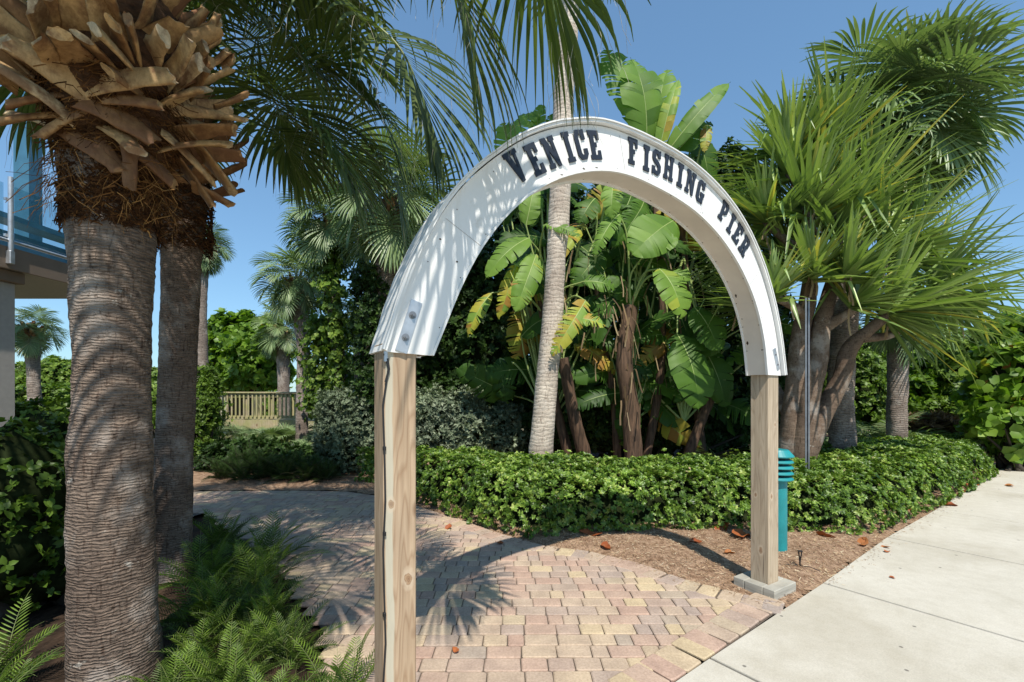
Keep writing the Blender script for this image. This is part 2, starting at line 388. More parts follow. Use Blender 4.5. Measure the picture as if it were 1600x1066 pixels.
M['soil'] = soil_mat('dark_soil', (.022, .016, .012), (.07, .045, .03), 5)
M['ground'] = soil_mat('sandy_ground', (.16, .15, .07), (.38, .33, .22), .7, .4)
M['chips'] = foliage('mulch_chip', [(0, (.15, .085, .05)), (.5, (.34, .22, .14)), (.9, (.52, .39, .27)), (1, (.62, .52, .40))], .9, 0.0, .1)
M['rust'] = plain('orange_rag', (.40, .11, .045), .7, vary=.5, scale=14, bstr=.5)

# ------------------------------------------------------------------ leaf tools
def leaf_tpl(L=1.0, W=.5, fold=.25, droop=.2, n=3, round_=1.0):
    """small leaf along +X, normal +Z: strip with folded midrib"""
    s = np.linspace(0, 1, n + 1)
    w = W / 2 * np.sin(np.clip(s ** round_, 0.0, 1) * math.pi) ** .75
    w[0] = W * .06; w[-1] = .0
    z = -droop * L * s ** 2
    v = []
    for k in range(n + 1):
        v += [(s[k] * L, -w[k], z[k] + fold * w[k]), (s[k] * L, 0, z[k]), (s[k] * L, w[k], z[k] + fold * w[k])]
    f = []
    for k in range(n):
        b = k * 3
        f += [(b, b + 3, b + 4, b + 1), (b + 1, b + 4, b + 5, b + 2)]
    return np.array(v), np.array(f)
def whorl_tpl(k, L, W, tilt, fold=.25, droop=.15, n=2, seed=1, round_=1.0):
    """k leaves round +Z"""
    r = np.random.RandomState(seed); V = []; Fs = []; off = 0; ids = []
    for i in range(k):
        v, f = leaf_tpl(L * r.uniform(.7, 1.1), W * r.uniform(.8, 1.1), fold, droop, n, round_)
        e = tilt + r.uniform(-.35, .35); a = i * 2.4 + r.uniform(-.3, .3); ro = r.uniform(-.5, .5)
        Mx = Matrix.Rotation(a, 3, 'Z') @ Matrix.Rotation(-e, 3, 'Y') @ Matrix.Rotation(ro, 3, 'X')
        V.append(v @ np.array(Mx).T + np.array([0, 0, -.35 * L * i / k])); Fs.append(f + off); off += len(v); ids += [i] * len(f)
    return np.concatenate(V), np.concatenate(Fs), np.array(ids)
def scatter(mb, tpl, pos, nor, scale, rnd, mat=0, spin=None, rvar=.12):
    """instances of a template with its +Z along nor"""
    V, Fc = tpl[0], tpl[1]; ids = tpl[2] if len(tpl) > 2 else np.zeros(len(Fc), int)
    N = len(pos); nor = nrm(nor)
    h = nrm(rs.normal(size=(N, 3))); x = nrm(np.cross(h, nor)); y = np.cross(nor, x)
    B = np.stack([x, y, nor], 1)                                    # rows
    sc = np.broadcast_to(np.asarray(scale, float), (N,))
    v = np.einsum('kj,njc->nkc', V, B) * sc[:, None, None] + np.asarray(pos)[:, None]
    f = Fc[None] + (np.arange(N) * len(V))[:, None, None]
    nl = ids.max() + 1
    r = np.clip(np.asarray(rnd)[:, None] + rs.normal(size=(N, nl)) * rvar, 0, 1)[:, ids]
    mb.add(v.reshape(-1, 3), f.reshape(-1, Fc.shape[1]), mat, r.ravel())

def blob_points(blobs, N, shell=.35, bottom=-.7):
    """points and outward directions over a union of ellipsoids: blobs = (cx,cy,cz,rx,ry,rz)"""
    b = np.array(blobs, float); area = (b[:, 3] * b[:, 4] + b[:, 4] * b[:, 5] + b[:, 3] * b[:, 5]); k = rs.choice(len(b), N, p=area / area.sum())
    d = nrm(rs.normal(size=(N, 3))); d[:, 2] = np.where(d[:, 2] < bottom, -d[:, 2], d[:, 2])
    rad = 1 - shell * rs.rand(N) ** 1.3
    rad = rad * (1 + .16 * np.sin(d[:, 0] * 7 + k) * np.cos(d[:, 1] * 6 + 2 * k) + .1 * np.sin(d[:, 2] * 9 + k * 3))
    p = b[k, :3] + d * b[k, 3:6] * rad[:, None]
    n = nrm(d / b[k, 3:6])
    return p, n, k

def bush(name, label, cat, blobs, n, tpl, mat, size=1.0, group=None, stems=True, core=.62, up=.4, zmin=.02, rmean=.5, base=None, pname='foliage'):
    b0 = np.array(blobs, float); c = b0[:, :3].mean(0) if base is None else np.array(base, float)
    root = thing(name, label, cat, (c[0], c[1], 0), group)
    p, nn, k = blob_points(blobs, n)
    keep = p[:, 2] > zmin; p = p[keep]; nn = nn[keep]; k = k[keep]
    mb = MB()
    dirs = nrm(nn + up * np.array([0, 0, 1]) + .55 * rs.normal(size=p.shape))
    bl = rs.rand(len(b0))
    scatter(mb, tpl, p, dirs, size * rs.uniform(.7, 1.25, len(p)), np.clip(rmean + .25 * (bl[k] - .5) + .12 * rs.normal(size=len(p)), 0, 1), 0)
    part(pname, mb, mat, root)
    if stems:
        mb = MB()
        g = np.array([c[0], c[1], -.02])
        for q in b0:
            for j in range(5):
                e = q[:3] + nrm(rs.normal(size=3)) * q[3:6] * .75
                st = g + np.array([*rs.normal(size=2) * .25 * min(q[3], 1.2), 0]); 
                mid = (st * .5 + e * .5) + rs.normal(size=3) * .1 * q[3]
                P, r_ = resample([st, mid, e], [.045 + .02 * q[3], .03, .01], 7)
                tube(mb, P, r_, 5)
        part('branches', mb, M['twig'], root)
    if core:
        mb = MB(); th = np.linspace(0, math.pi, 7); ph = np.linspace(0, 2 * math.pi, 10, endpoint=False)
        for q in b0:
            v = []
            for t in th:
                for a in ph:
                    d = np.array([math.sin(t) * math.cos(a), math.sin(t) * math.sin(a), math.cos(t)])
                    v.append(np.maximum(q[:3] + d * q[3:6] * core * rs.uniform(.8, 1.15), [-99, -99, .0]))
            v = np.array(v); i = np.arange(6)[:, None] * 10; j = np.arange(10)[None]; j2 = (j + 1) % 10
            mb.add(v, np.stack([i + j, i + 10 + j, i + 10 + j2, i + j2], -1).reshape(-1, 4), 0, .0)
        part('shade_core', mb, M['hedgecore'], root)  # opaque dark core put in place of the shade deep in the foliage
    return root

# ------------------------------------------------------------------ palms
def fan_frond(path, d_end, L, nseg=46, steps=8, spread=2.5, costa=.35, droop=1.3, cup=.25, up=None, r0=.016, seed=0, threads=0, fold=.3, twist=0.0, curl=.9, wf=.019):
    """one costapalmate frond: petiole along path, segments along a down-curving costa. mats: 0 leaf 1 petiole 2 thread"""
    r = np.random.RandomState(seed); mb = MB()
    path = np.asarray(path, float)
    P, rr = resample(path, np.linspace(r0, r0 * .62, len(path)), 9)
    tube(mb, P, rr, 6, 1, .5, flat=.55)
    d = nrm(d_end); upv = np.array([0, 0, 1.]) if up is None else nrm(up)
    side = nrm(np.cross(upv, d)); nm = np.cross(d, side)
    if twist:
        side = side * math.cos(twist) + nm * math.sin(twist); nm = np.cross(d, side)
    g = np.array([0, 0, -1.])
    K = 10; cp = [P[-1]]; cd = [d]; cn = [nm]; dd = d.copy(); nn = nm.copy()
    for k in range(K):
        q = nrm(dd + (g * .5 - nn * .5) * curl * costa / K * 3.0)
        nn = nrm(nn - q * np.dot(nn, q)); dd = q
        cp.append(cp[-1] + dd * L * costa / K); cd.append(dd); cn.append(nn)
    cp = np.array(cp); cd = np.array(cd); cn = np.array(cn)
    tube(mb, cp, np.linspace(r0 * .6, .002, K + 1), 5, 1, .5, cap=False)
    dth = 2 * spread / nseg
    for i in range(nseg):
        a = -spread + (i + .5) * dth; fa = abs(a) / spread
        s0 = (1 - fa) ** 1.15; q = s0 * K; k0 = min(int(q), K - 1); t = q - k0
        p0 = cp[k0] * (1 - t) + cp[k0 + 1] * t; dc = cd[k0]; nc = cn[k0]; sd = np.cross(nc, dc)
        th = a * (1 - .25 * (1 - fa))
        v = math.cos(th) * dc + math.sin(th) * sd + nc * cup * abs(math.sin(th)) + nc * r.normal() * .035
        v = nrm(v)
        Ls = L * (1 - costa * s0) * (1.0 - .28 * fa ** 2) * r.uniform(.9, 1.05)
        wmax = L * wf * (1 - .25 * fa)
        pts = [p0]; ds = [v]; st = Ls / steps; cur = v
        dr = droop * r.uniform(.6, 1.4)
        for k in range(steps):
            u = (k + 1) / steps
            cur = nrm(cur + g * dr * (u ** 3.2) * .5 * 8 / steps + r.normal(size=3) * .006)
            pts.append(pts[-1] + cur * st); ds.append(cur)
        pts = np.array(pts); ds = np.array(ds)
        U = np.linspace(0, 1, steps + 1)
        w = np.minimum(dth * U * Ls * .52 + .001, wmax) * np.clip((1.02 - U) / .5, .04, 1) ** .8
        sv = nrm(np.cross(nc, ds)); nv = np.cross(ds, sv)
        V = np.stack([pts - sv * w[:, None] + nv * (w * fold)[:, None], pts - nv * (w * fold)[:, None], pts + sv * w[:, None] + nv * (w * fold)[:, None]], 1)
        b = np.arange(steps)[:, None] * 3
        f = np.concatenate([b + np.array([[0, 3, 4, 1]]), b + np.array([[1, 4, 5, 2]])])
        mb.add(V.reshape(-1, 3), f, 0, np.clip(.45 + r.normal() * .16 + .0 * fa, 0, .97))
        if threads and r.rand() < threads:
            a0 = pts[int(steps * .55)] + sv[0] * w.max(); cur = ds[-1]
            tp = [a0]
            for k in range(6):
                cur = nrm(cur + g * .35 + r.normal(size=3) * .25); tp.append(tp[-1] + cur * L * .07)
            tube(mb, tp, np.linspace(.0012, .0005, 7), 3, 2, .5, cap=False)
    return mb
def frond_variant(elev, pl=1.1, L=.95, seed=0, nseg=56, steps=8, droop=.8, r0=.016, threads=.3, spread=2.4, wf=.021):
    d0 = np.array([math.cos(elev), 0, math.sin(elev)])
    e1 = elev - .45
    d1 = np.array([math.cos(e1), 0, math.sin(e1)])
    p = [np.zeros(3), d0 * pl * .5, d0 * pl * .5 + nrm(d0 + d1) * pl * .5]
    return fan_frond(p, d1, L, nseg, steps, spread, .36, droop, seed=seed, r0=r0, threads=threads, twist=random.uniform(-.3, .3), curl=.75, wf=wf)
ELEV = [1.25, .95, .65, .35, .05, -.3, -.65, -1.0]
NEAR = [frond_variant(e, 1.15, .95, 10 + i) for i, e in enumerate(ELEV)]
NEAR_ME = [m.mesh('frond_near', [M['fan'], M['petiole'], M['thread']]) for m in NEAR]
FAR = [frond_variant(e, .62, .92, 30 + i, 44, 6, .45, .013, 0, 2.5, .030) for i, e in enumerate(ELEV)]

def trunk_jit(n, seg, amp, ringamp, seed, ring=9):
    r = np.random.RandomState(seed); j = np.ones((n, seg))
    for k in range(n):
        for q in range(seg):
            a = 2 * math.pi * q / seg
            j[k, q] += amp * mnoise.noise(Vector((math.cos(a) * 1.6 + seed, math.sin(a) * 1.6, k * ring / n))) + ringamp * mnoise.noise(Vector((math.cos(a) * .9, math.sin(a) * .9 + seed, k * 1.1)))
    return j

def boot(mb, base, out, elev, L, w0, w1, th, rnd, bend=.3, seed=0):
    """woody leaf base: starts at base, heads outwards with given elevation, cut square at the tip"""
    r = np.random.RandomState(seed)
    out = nrm(out); up = np.array([0, 0, 1.])
    sd = nrm(np.cross(up, out)); n = 7; seg = 10
    pts = [np.asarray(base, float)]; e = elev
    for k in range(n - 1):
        e2 = e + bend * (k / (n - 1)) + r.normal() * .02
        pts.append(pts[-1] + (out * math.cos(e2) + up * math.sin(e2)) * L / (n - 1))
    pts = np.array(pts); t = nrm(np.gradient(pts, axis=0)); nn = np.cross(t, sd)
    a = np.linspace(0, 2 * math.pi, seg, endpoint=False)
    V = []
    for k in range(n):
        u = k / (n - 1); w = w0 * (1 - u) ** 1.4 + w1 * (1 - (1 - u) ** 1.4); h = th * (.7 + .5 * u)
        x = np.cos(a) * w; y = np.sin(a) * h
        y = y - .35 * w * (1 - (x / w) ** 2) * -1 * .6        # trough: middle bulges outwards
        V.append(pts[k] + x[:, None] * sd - y[:, None] * nn[k])
    V = np.array(V)
    V[-1] += (t[-1] * .02)[None] * np.sin(a * 1 + r.uniform(0, 6))[:, None]
    i = np.arange(n - 1)[:, None] * seg; j = np.arange(seg)[None]; j2 = (j + 1) % seg
    mb.add(V.reshape(-1, 3), np.stack([i + j, i + j2, i + seg + j2, i + seg + j], -1).reshape(-1, 4), 0, rnd)
    mb.add(V[-1], [tuple(range(seg))], 0, min(1, rnd + .3), False)
    mb.add(V[0], [tuple(range(seg - 1, -1, -1))], 0, rnd, False)

def fibres(mb, c, r, z0, z1, n, L=.2, seed=0, rnd=.4, out=.02, w=.002, down=.5):
    q = np.random.RandomState(seed)
    for k in range(n):
        a = q.uniform(0, 6.283); z = q.uniform(z0, z1); rad = (np.interp(z, [z0, z1], r) if not np.isscalar(r) else r)
        t = q.uniform(0, 6.283)
        p = np.array([c[0] + math.cos(a) * rad, c[1] + math.sin(a) * rad, z]); o = np.array([math.cos(a), math.sin(a), 0]); tn = np.array([-math.sin(a), math.cos(a), 0])
        d = nrm(tn * math.cos(t) + np.array([0, 0, 1]) * math.sin(t) * .5 - np.array([0, 0, down]) + o * q.uniform(.0, .5) * min(1, down * 3))
        pts = [p]; ll = L * q.uniform(.3, 1.2)
        for s in range(4):
            d = nrm(d + q.normal(size=3) * .3 - o * .15 - np.array([0, 0, .15])); pn = pts[-1] + d * ll / 4
            h = pn[:2] - np.array(c[:2]); hn = np.linalg.norm(h)
            if hn < rad: pn[:2] = np.array(c[:2]) + h / hn * (rad + out * q.rand())
            pts.append(pn)
        pts = np.array(pts); ww = w * q.uniform(.6, 1.8)
        v = np.stack([pts - np.array([0, 0, ww]), pts + np.array([0, 0, ww]) + o * ww], 1)
        b = np.arange(4)[:, None] * 2
        mb.add(v.reshape(-1, 3), b + np.array([[0, 2, 3, 1]]), 0, float(np.clip(rnd + q.normal() * .25, 0, 1)))

def far_palm(label, pts, rad, crown, csize, seed, mat='trunk_grey', nfr=26, boots=10, group='sabal palms behind the path', lo=7, dead=3, name='sabal_palm', fmat='fan_far', skirt=0, yaws=None):
    """pts: trunk points from ground up; crown at last point"""
    r = np.random.RandomState(seed)
    pts = [np.asarray(q, float) for q in pts]
    root = thing(name, label, 'palm tree', (pts[0][0], pts[0][1], 0), group)
    n = 60; P, rr = resample(pts, rad, n)
    mb = MB(); tube(mb, P, rr, 20, jitter=trunk_jit(n, 20, .12, .08, seed)); part('trunk', mb, M[mat], root)
    c = P[-1]
    if boots:
        mb = MB()
        for k in range(boots * 4):
            u = k / (boots * 4); a = k * 2.4
            o = np.array([math.cos(a), math.sin(a), 0])
            boot(mb, c + np.array([0, 0, -.6 * csize + u * .62 * csize]) + o * rr[-1] * .8, o, .75 + .2 * r.normal(), .26 * csize ** .5, .06, .03, .014, float(np.clip(.3 + .25 * r.normal(), 0, 1)), seed=k)
        part('leaf_base', mb, M['boot'], root)
    mb = MB(); cf = MB()
    for k in range(nfr):
        i = int(min(lo, (k / nfr) ** .85 * (lo + 1)))
        a = k * 2.39996 + r.uniform(-.2, .2)
        s = csize * r.uniform(.82, 1.1)
        Mx = Matrix.Translation(Vector(c + np.array([0, 0, .12 * csize * (1 - k / nfr)]))) @ Matrix.Rotation(a, 4, 'Z') @ Matrix.Scale(s, 4)
        cf.merge(FAR[i], Mx, radd=r.uniform(-.15, .2))
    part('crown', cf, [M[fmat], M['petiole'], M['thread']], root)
    if skirt:
        df = MB()
        for k in range(skirt):
            Mx = Matrix.Translation(Vector(c + np.array([0, 0, -.1 * csize]))) @ Matrix.Rotation(r.uniform(0, 6.28), 4, 'Z') @ Matrix.Scale(csize * r.uniform(.35, .6), 4)
            df.merge(FAR[7], Mx, radd=r.uniform(-.1, .4))
        part('dead_fronds', df, [M['dead'], M['dead'], M['thread']], root)
    return root, P, rr

# ================================================================== SETTING
def sheet(name, poly, z, mat, kind='structure', seed=0):
    mb = MB(); p = np.array([(q[0], q[1], z) for q in poly]); mb.add(p, [tuple(range(len(p)))], 0, .5, False)
    o = mb.obj(name, mat)
    if kind: o['kind'] = kind
    return o
def grid_sheet(name, x0, x1, y0, y1, nx, ny, fz, mat, inside=None):
    xs = np.linspace(x0, x1, nx); ys = np.linspace(y0, y1, ny); X, Y = np.meshgrid(xs, ys)
    Z = np.vectorize(fz)(X, Y); v = np.stack([X, Y, Z], -1).reshape(-1, 3)
    i = np.arange(ny - 1)[:, None] * nx; j = np.arange(nx - 1)[None]
    f = np.stack([i + j, i + j + 1, i + nx + j + 1, i + nx + j], -1).reshape(-1, 4)
    if inside is not None:
        c = v[f].mean(1); k = np.array([inside(a[0], a[1]) for a in c]); f = f[k]
    mb = MB(); mb.add(v, f, 0, .5)
    o = mb.obj(name, mat); o['kind'] = 'structure'; return o
def inpoly(x, y, P):
    c = False; n = len(P)
    for i in range(n):
        a, b = P[i], P[(i + 1) % n]
        if (a[1] > y) != (b[1] > y) and x < (b[0] - a[0]) * (y - a[1]) / (b[1] - a[1]) + a[0]: c = not c
    return c
def dist_poly(x, y, P, closed=True):
    best = 9e9; n = len(P)
    for i in range(n if closed else n - 1):
        a = np.array(P[i][:2]); b = np.array(P[(i + 1) % n][:2]); d = b - a
        t = max(0, min(1, ((x - a[0]) * d[0] + (y - a[1]) * d[1]) / (d @ d + 1e-12)))
        best = min(best, math.hypot(x - a[0] - d[0] * t, y - a[1] - d[1] * t))
    return best

gm = MB(); S_ = 400
gm.add([(-S_, -S_, -.13), (S_, -S_, -.13), (S_, S_, -.13), (-S_, S_, -.13)], np.array([[0, 1, 2, 3]]), 0, .5, False)
gobj = gm.obj('ground', M['ground']); gobj['kind'] = 'structure'
def und(x, y): return -.045 + .022 * mnoise.noise(Vector((x * .9, y * .9, 0))) + .012 * mnoise.noise(Vector((x * 4, y * 4, 3)))
o = grid_sheet('planting_soil', -9, 12, -1, 17, 170, 150, und, M['soil']); o.location.z = -.004

# sidewalk
edge_px = [(1109, 1028), (1286, 911), (1386, 839.5), (1461, 797)]
jd_px = [(1200, 1066), (1600, 1000), (1600, 882), (1600, 818)]
E = [G(*q)[:2] for q in edge_px]; D = [nrm(G(*b)[:2] - a) for a, b in zip(E, jd_px)]
E = [np.array(e) for e in E]
step = nrm(E[2] - E[0]); SPAN = np.linalg.norm(E[2] - E[0]) / 2
pd = np.array([step[1], -step[0]])
E0 = [E[0] - step * SPAN * k for k in (2, 1)]
Efar = [E[3] + (G(1558, 735)[:2] - E[3]) * t for t in (.5, 1.0)]
Efar.append(Efar[-1] + (Efar[-1] - E[3]) * .6 + np.array([.6, 0]))
EL = E0 + E + Efar
sm = MB(); gap = .011
for i in range(len(EL) - 1):
    a, b = EL[i], EL[i + 1]; t = nrm(b - a)
    for (u0, u1) in ((0, 3.2), (3.21, 6.4)):
        pts = [a + t * gap + pd * u0, b - t * gap + pd * u0, b - t * gap + pd * u1, a + t * gap + pd * u1]
        c = sum(pts) / 4
        top = [(*(p + nrm(c - p) * .006), .002) for p in pts]; rim = [(*p, -.003) for p in pts]; bot = [(*p, -.1) for p in pts]
        v = np.array(top + rim + bot)
        sm.add(v, [(3, 2, 1, 0)] + [(k, (k + 1) % 4, 4 + (k + 1) % 4, 4 + k) for k in range(4)] + [(4 + k, 4 + (k + 1) % 4, 8 + (k + 1) % 4, 8 + k) for k in range(4)], 0, .5, False)
so = sm.obj('sidewalk', M['concrete']); so['kind'] = 'structure'
sheet('sidewalk_joints', [(*(EL[0] + pd * .02),), (*(EL[0] + pd * 6.3),), (*(EL[-1] + pd * 6.3),), (*(EL[-1] + pd * .02),)], -.02, M['jointdark'])

# paved path outline (ground coordinates)
mulch_px = [(1228, 944), (1150, 925), (1070, 905), (1000, 880), (925, 862), (850, 852), (790, 836), (720, 812), (656, 792), (600, 776), (540, 768), (470, 767), (400, 767), (300, 768)]
ME = [G(*q)[:2] for q in mulch_px]
ME += [np.array([-7.5, 7.1])]
BL = [np.array([-7.5, 4.9]), np.array([-4.2, 4.9]), G(320, 800)[:2], G(410, 865)[:2], G(470, 930)[:2], G(505, 985)[:2], np.array([-1.0, 2.4]), np.array([-.7, 1.4]), np.array([-.6, 0.2])]
PATH = [EL[0]] + [EL[1], EL[2]] + ME + BL
sheet('path_bed', PATH, -.012, M['joint'])
pm = MB()
def paver(mb, c, ax, lx, ly, z, rnd):
    ax = nrm(ax); ay = np.array([-ax[1], ax[0]]); g = .0028
    k = min(lx, ly) * .07
    hx, hy = lx / 2 - g, ly / 2 - g
    o = np.array([(-hx + k, -hy), (hx - k, -hy), (hx, -hy + k), (hx, hy - k), (hx - k, hy), (-hx + k, hy), (-hx, hy - k), (-hx, -hy + k)]) + rs.uniform(-.0022, .0022, (8, 2))
    tilt = rs.normal(size=2) * .006
    def up(q, zz):
        w = c + q[:, :1] * ax + q[:, 1:] * ay
        return np.column_stack([w, zz + q[:, 0] * tilt[0] + q[:, 1] * tilt[1]])
    t = up(o * (1 - .007 / np.array([hx, hy])), z); s = up(o, z - .005); b = up(o, z - .014)
    mb.add(np.concatenate([t, s, b]), [tuple(range(8))], 0, rnd, False)
    i = np.arange(8); j = (i + 1) % 8
    mb.v.append(np.zeros((0, 3)))
    f = np.concatenate([np.stack([j, i, 8 + i, 8 + j], 1), np.stack([8 + j, 8 + i, 16 + i, 16 + j], 1)]) + (mb.n - 24)
    mb.f.append(f); mb.m.append(np.zeros(16, int)); mb.r.append(np.full(16, rnd)); mb.s.append(np.full(16, False))
ROW = .126
y = .3; row = 0
while y < 7.6:
    x = -7.2 + rs.uniform(0, .2)
    while x < 3.0:
        l = rs.choice([.105, .155, .21], p=[.33, .37, .3]) 
        cx_, cy_ = x + l / 2, y
        if inpoly(cx_, cy_, PATH):
            dd = dist_poly(cx_, cy_, [q for q in ([EL[0], EL[1], EL[2]] + ME)], False)
            if dd > .12:
                paver(pm, np.array([cx_, cy_ + .004 * math.sin(x * 3)]), np.array([1, .0]), l, ROW, .0 + rs.uniform(-.0015, .0015), float(rs.rand()))
        x += l
    y += ROW; row += 1
def along(poly, wid, dep, off, z):
    """soldier course following a polyline; off = distance of course centre to the left/right"""
    pts = [np.array(q, float) for q in poly]; L = [0]
    for a, b in zip(pts, pts[1:]): L.append(L[-1] + np.linalg.norm(b - a))
    s = wid / 2
    while s < L[-1]:
        w = wid * rs.uniform(.85, 1.15)
        k = max(i for i in range(len(L)) if L[i] <= s); k = min(k, len(pts) - 2)
        t = nrm(pts[k + 1] - pts[k]); c = pts[k] + t * (s - L[k]) + np.array([-t[1], t[0]]) * off
        paver(pm, c, t, w, dep, z + rs.uniform(-.001, .001), float(rs.rand())); s += w
along([EL[0], EL[1], E[0], G(1228, 944)[:2]], .15, .225, .118, .0055)
along(ME[:-1], .15, .20, .105, .0045)
po = pm.obj('paved_path', M['paver']); po['kind'] = 'structure'

# mulch bed between path, hedge and sidewalk
MUL = [G(*q)[:2] for q in [(1230, 945), (1150, 925), (1070, 905), (1000, 880), (925, 862), (850, 852), (790, 836), (720, 812), (656, 792), (600, 775)]] + [np.array([-1.5, 7.7]), np.array([10.5, 12])] + [EL[-1], EL[-2], EL[-3], EL[-4], EL[-5], EL[-6]]
def mz(x, y):
    d = dist_poly(x, y, MUL)
    return -.02 + min(d, .25) * .16 + .012 * mnoise.noise(Vector((x * 5, y * 5, 1))) * min(1, d * 8)
grid_sheet('mulch_bed', -1.6, 10.6, 3.2, 11, 150, 110, mz, M['mulch'], lambda x, y: inpoly(x, y, MUL) )
def chips(n, polyf, box_, zf, seed, L=(.008, .034)):
    q = np.random.RandomState(seed); mb = MB(); P = []
    while len(P) < n:
        x, y = q.uniform(box_[0], box_[1]), q.uniform(box_[2], box_[3])
        if polyf(x, y): P.append((x, y, zf(x, y)))
    P = np.array(P); N = len(P)
    V = np.array([(-.5, -.09, 0), (.5, -.05, .02), (.5, .07, .0), (-.5, .08, .02), (-.5, 0, .1), (.5, .01, .1)]); Fq = np.array([(0, 1, 5, 4), (4, 5, 2, 3)])
    sc = q.uniform(L[0], L[1], N); P[:, 2] += .004 + q.rand(N) * .012
    scatter(mb, (V, Fq), P, nrm(np.column_stack([q.normal(size=(N, 2)) * .35, np.ones(N)])), sc, q.uniform(0, 1, N), 0, rvar=.2)
    return mb
def bedvis(x, y): return inpoly(x, y, MUL) and y < 6.2 - .0 * x + max(0, x - 3) * .75 and y > 3.3
cm = chips(30000, bedvis, (-1.4, 8.5, 3.3, 9.5), mz, 3)
co = cm.obj('mulch_chips', M['chips']); co['kind'] = 'stuff'; co['label'] = 'shredded brown mulch chips beside the brick path'

def spill(n, seed):
    q = np.random.RandomState(seed); mb = MB(); P = []; EP = [np.array(a) for a in ME[:10]]; ES = [np.array(a) for a in EL[3:9]]
    for k in range(n):
        L_ = EP if q.rand() < .5 else ES; i = q.randint(len(L_) - 1); u = q.rand(); p = L_[i] + (L_[i + 1] - L_[i]) * u; t = nrm(L_[i + 1] - L_[i])
        d = abs(q.normal()) * .07; nn_ = np.array([-t[1], t[0]]) * (1 if L_ is EP else -1); P.append((*(p + nn_ * d), .006))
    V = np.array([(-.5, -.09, 0), (.5, -.05, .02), (.5, .07, .0), (-.5, .08, .02), (-.5, 0, .1), (.5, .01, .1)]); Fq = np.array([(0, 1, 5, 4), (4, 5, 2, 3)]); P = np.array(P)
    scatter(mb, (V, Fq), P, nrm(np.column_stack([q.normal(size=(n, 2)) * .15, np.ones(n)])), q.uniform(.006, .026, n), q.uniform(0, .9, n), 0, rvar=.2)
    o = mb.obj('loose_chips', M['chips']); o['kind'] = 'stuff'; o['label'] = 'loose mulch chips spilled over the edges of the pavers and sidewalk'
spill(1300, 9)
# far mulch strip beyond the path, left
FM = [G(656, 792)[:2] + np.array([-.05, .05]), G(600, 776)[:2], G(540, 768)[:2], G(400, 767)[:2], G(300, 768)[:2], np.array([-7.5, 7.1]), np.array([-7.5, 9.4]), np.array([0, 9.4])]
grid_sheet('mulch_strip', -7.5, 0, 6.0, 9.4, 70, 40, lambda x, y: -.004 + .02 * mnoise.noise(Vector((x * 3, y * 3, 0))) + .01, M['mulch'], lambda x, y: inpoly(x, y, FM))
cm = chips(2500, lambda x, y: inpoly(x, y, FM), (-7, 0, 6, 8.6), lambda x, y: .01, 5)
co = cm.obj('mulch_litter', M['chips']); co['kind'] = 'stuff'; co['label'] = 'brown mulch litter along the far edge of the path'

# ================================================================== ARCH
PHI = R(32); CU = np.array([math.cos(PHI), math.sin(PHI), 0]); CV = np.array([-math.sin(PHI), math.cos(PHI), 0]); P0 = np.array([-.497, 1.906, 0])
def TZ(x, y, off=0.0):
    q = (x - CX) / F; p = P0 + CV * off
    t = (q * p[1] - p[0]) / (CU[0] - q * CU[1]); Y = p[1] + t * CU[1]
    return np.array([t, EYE - (y - HZ) / F * Y])
def W3(t, z, off): return P0 + CU * t + CV * off + np.array([0, 0, z])
outer = [(605, 552), (626, 475), (651, 399), (693, 327), (719, 289), (765, 247), (820, 209), (862, 194), (909, 188), (950, 189), (976, 200), (1027, 222), (1069, 245), (1102.5, 272), (1136, 306), (1166, 348), (1191, 403), (1208, 462), (1221, 521), (1227, 585)]
inner = [(677, 556), (698, 505), (719, 448), (748, 390), (786, 340), (824, 306), (866, 279), (909, 267), (955, 266), (984, 272), (1027, 293), (1058, 310), (1090, 331), (1128, 369), (1157, 416), (1183, 471), (1195, 530), (1199, 586)]
def smooth_curve(pts, n, k=2, off=0.0):
    P = np.array([TZ(*q, off) for q in pts]); 
    for _ in range(k):
        Q = P.copy(); Q[1:-1] = .25 * P[:-2] + .5 * P[1:-1] + .25 * P[2:]; P = Q
    s = np.concatenate([[0], np.cumsum(np.linalg.norm(np.diff(P, axis=0), axis=1))]); s /= s[-1]
    P3, _ = resample(np.column_stack([P, np.zeros(len(P))]), np.ones(len(P)), 200)
    s = np.concatenate([[0], np.cumsum(np.linalg.norm(np.diff(P3, axis=0), axis=1))]); s /= s[-1]
    u = np.linspace(0, 1, n)
    return np.column_stack([np.interp(u, s, P3[:, 0]), np.interp(u, s, P3[:, 1])])
NA = 61
OC = smooth_curve(outer, NA, 1, -.03); IC = smooth_curve(inner, NA, 1)
OC[-1, 1] = IC[-1, 1]; OC[0, 1] = IC[0, 1] + .01
arch = thing('entrance_arch', 'white painted arched sign on two square wooden posts over the brick path', 'arch', W3(1.7, 0, 0))
def ribbon(A_, B_, oa, ob, thick_dir=None, mat=0, rnd=.5, mb=None):
    v = np.array([[W3(*a, oa), W3(*b, ob)] for a, b in zip(A_, B_)]).reshape(-1, 3)
    i = np.arange(len(A_) - 1)[:, None] * 2
    mb.add(v, i + np.array([[0, 2, 3, 1]]), mat, rnd)
def slab_ribbon(A_, B_, o0, o1, mat=0):
    """solid band between curves A_ and B_ from offset o0 to o1"""
    mb = MB()
    for (P, Q, a, b) in ((A_, B_, o0, o0), (B_, A_, o1, o1), (A_, A_, o1, o0), (B_, B_, o0, o1)):
        ribbon(P, Q, a, b, mb=mb)
    for k, fl in ((0, 1), (-1, -1)):
        q = [W3(*A_[k], o0), W3(*B_[k], o0), W3(*B_[k], o1), W3(*A_[k], o1)][::fl]
        mb.add(q, [(0, 1, 2, 3)], mat, .5, False)
    mb.s = [np.full(len(q), False) if True else q for q in mb.s]
    return mb
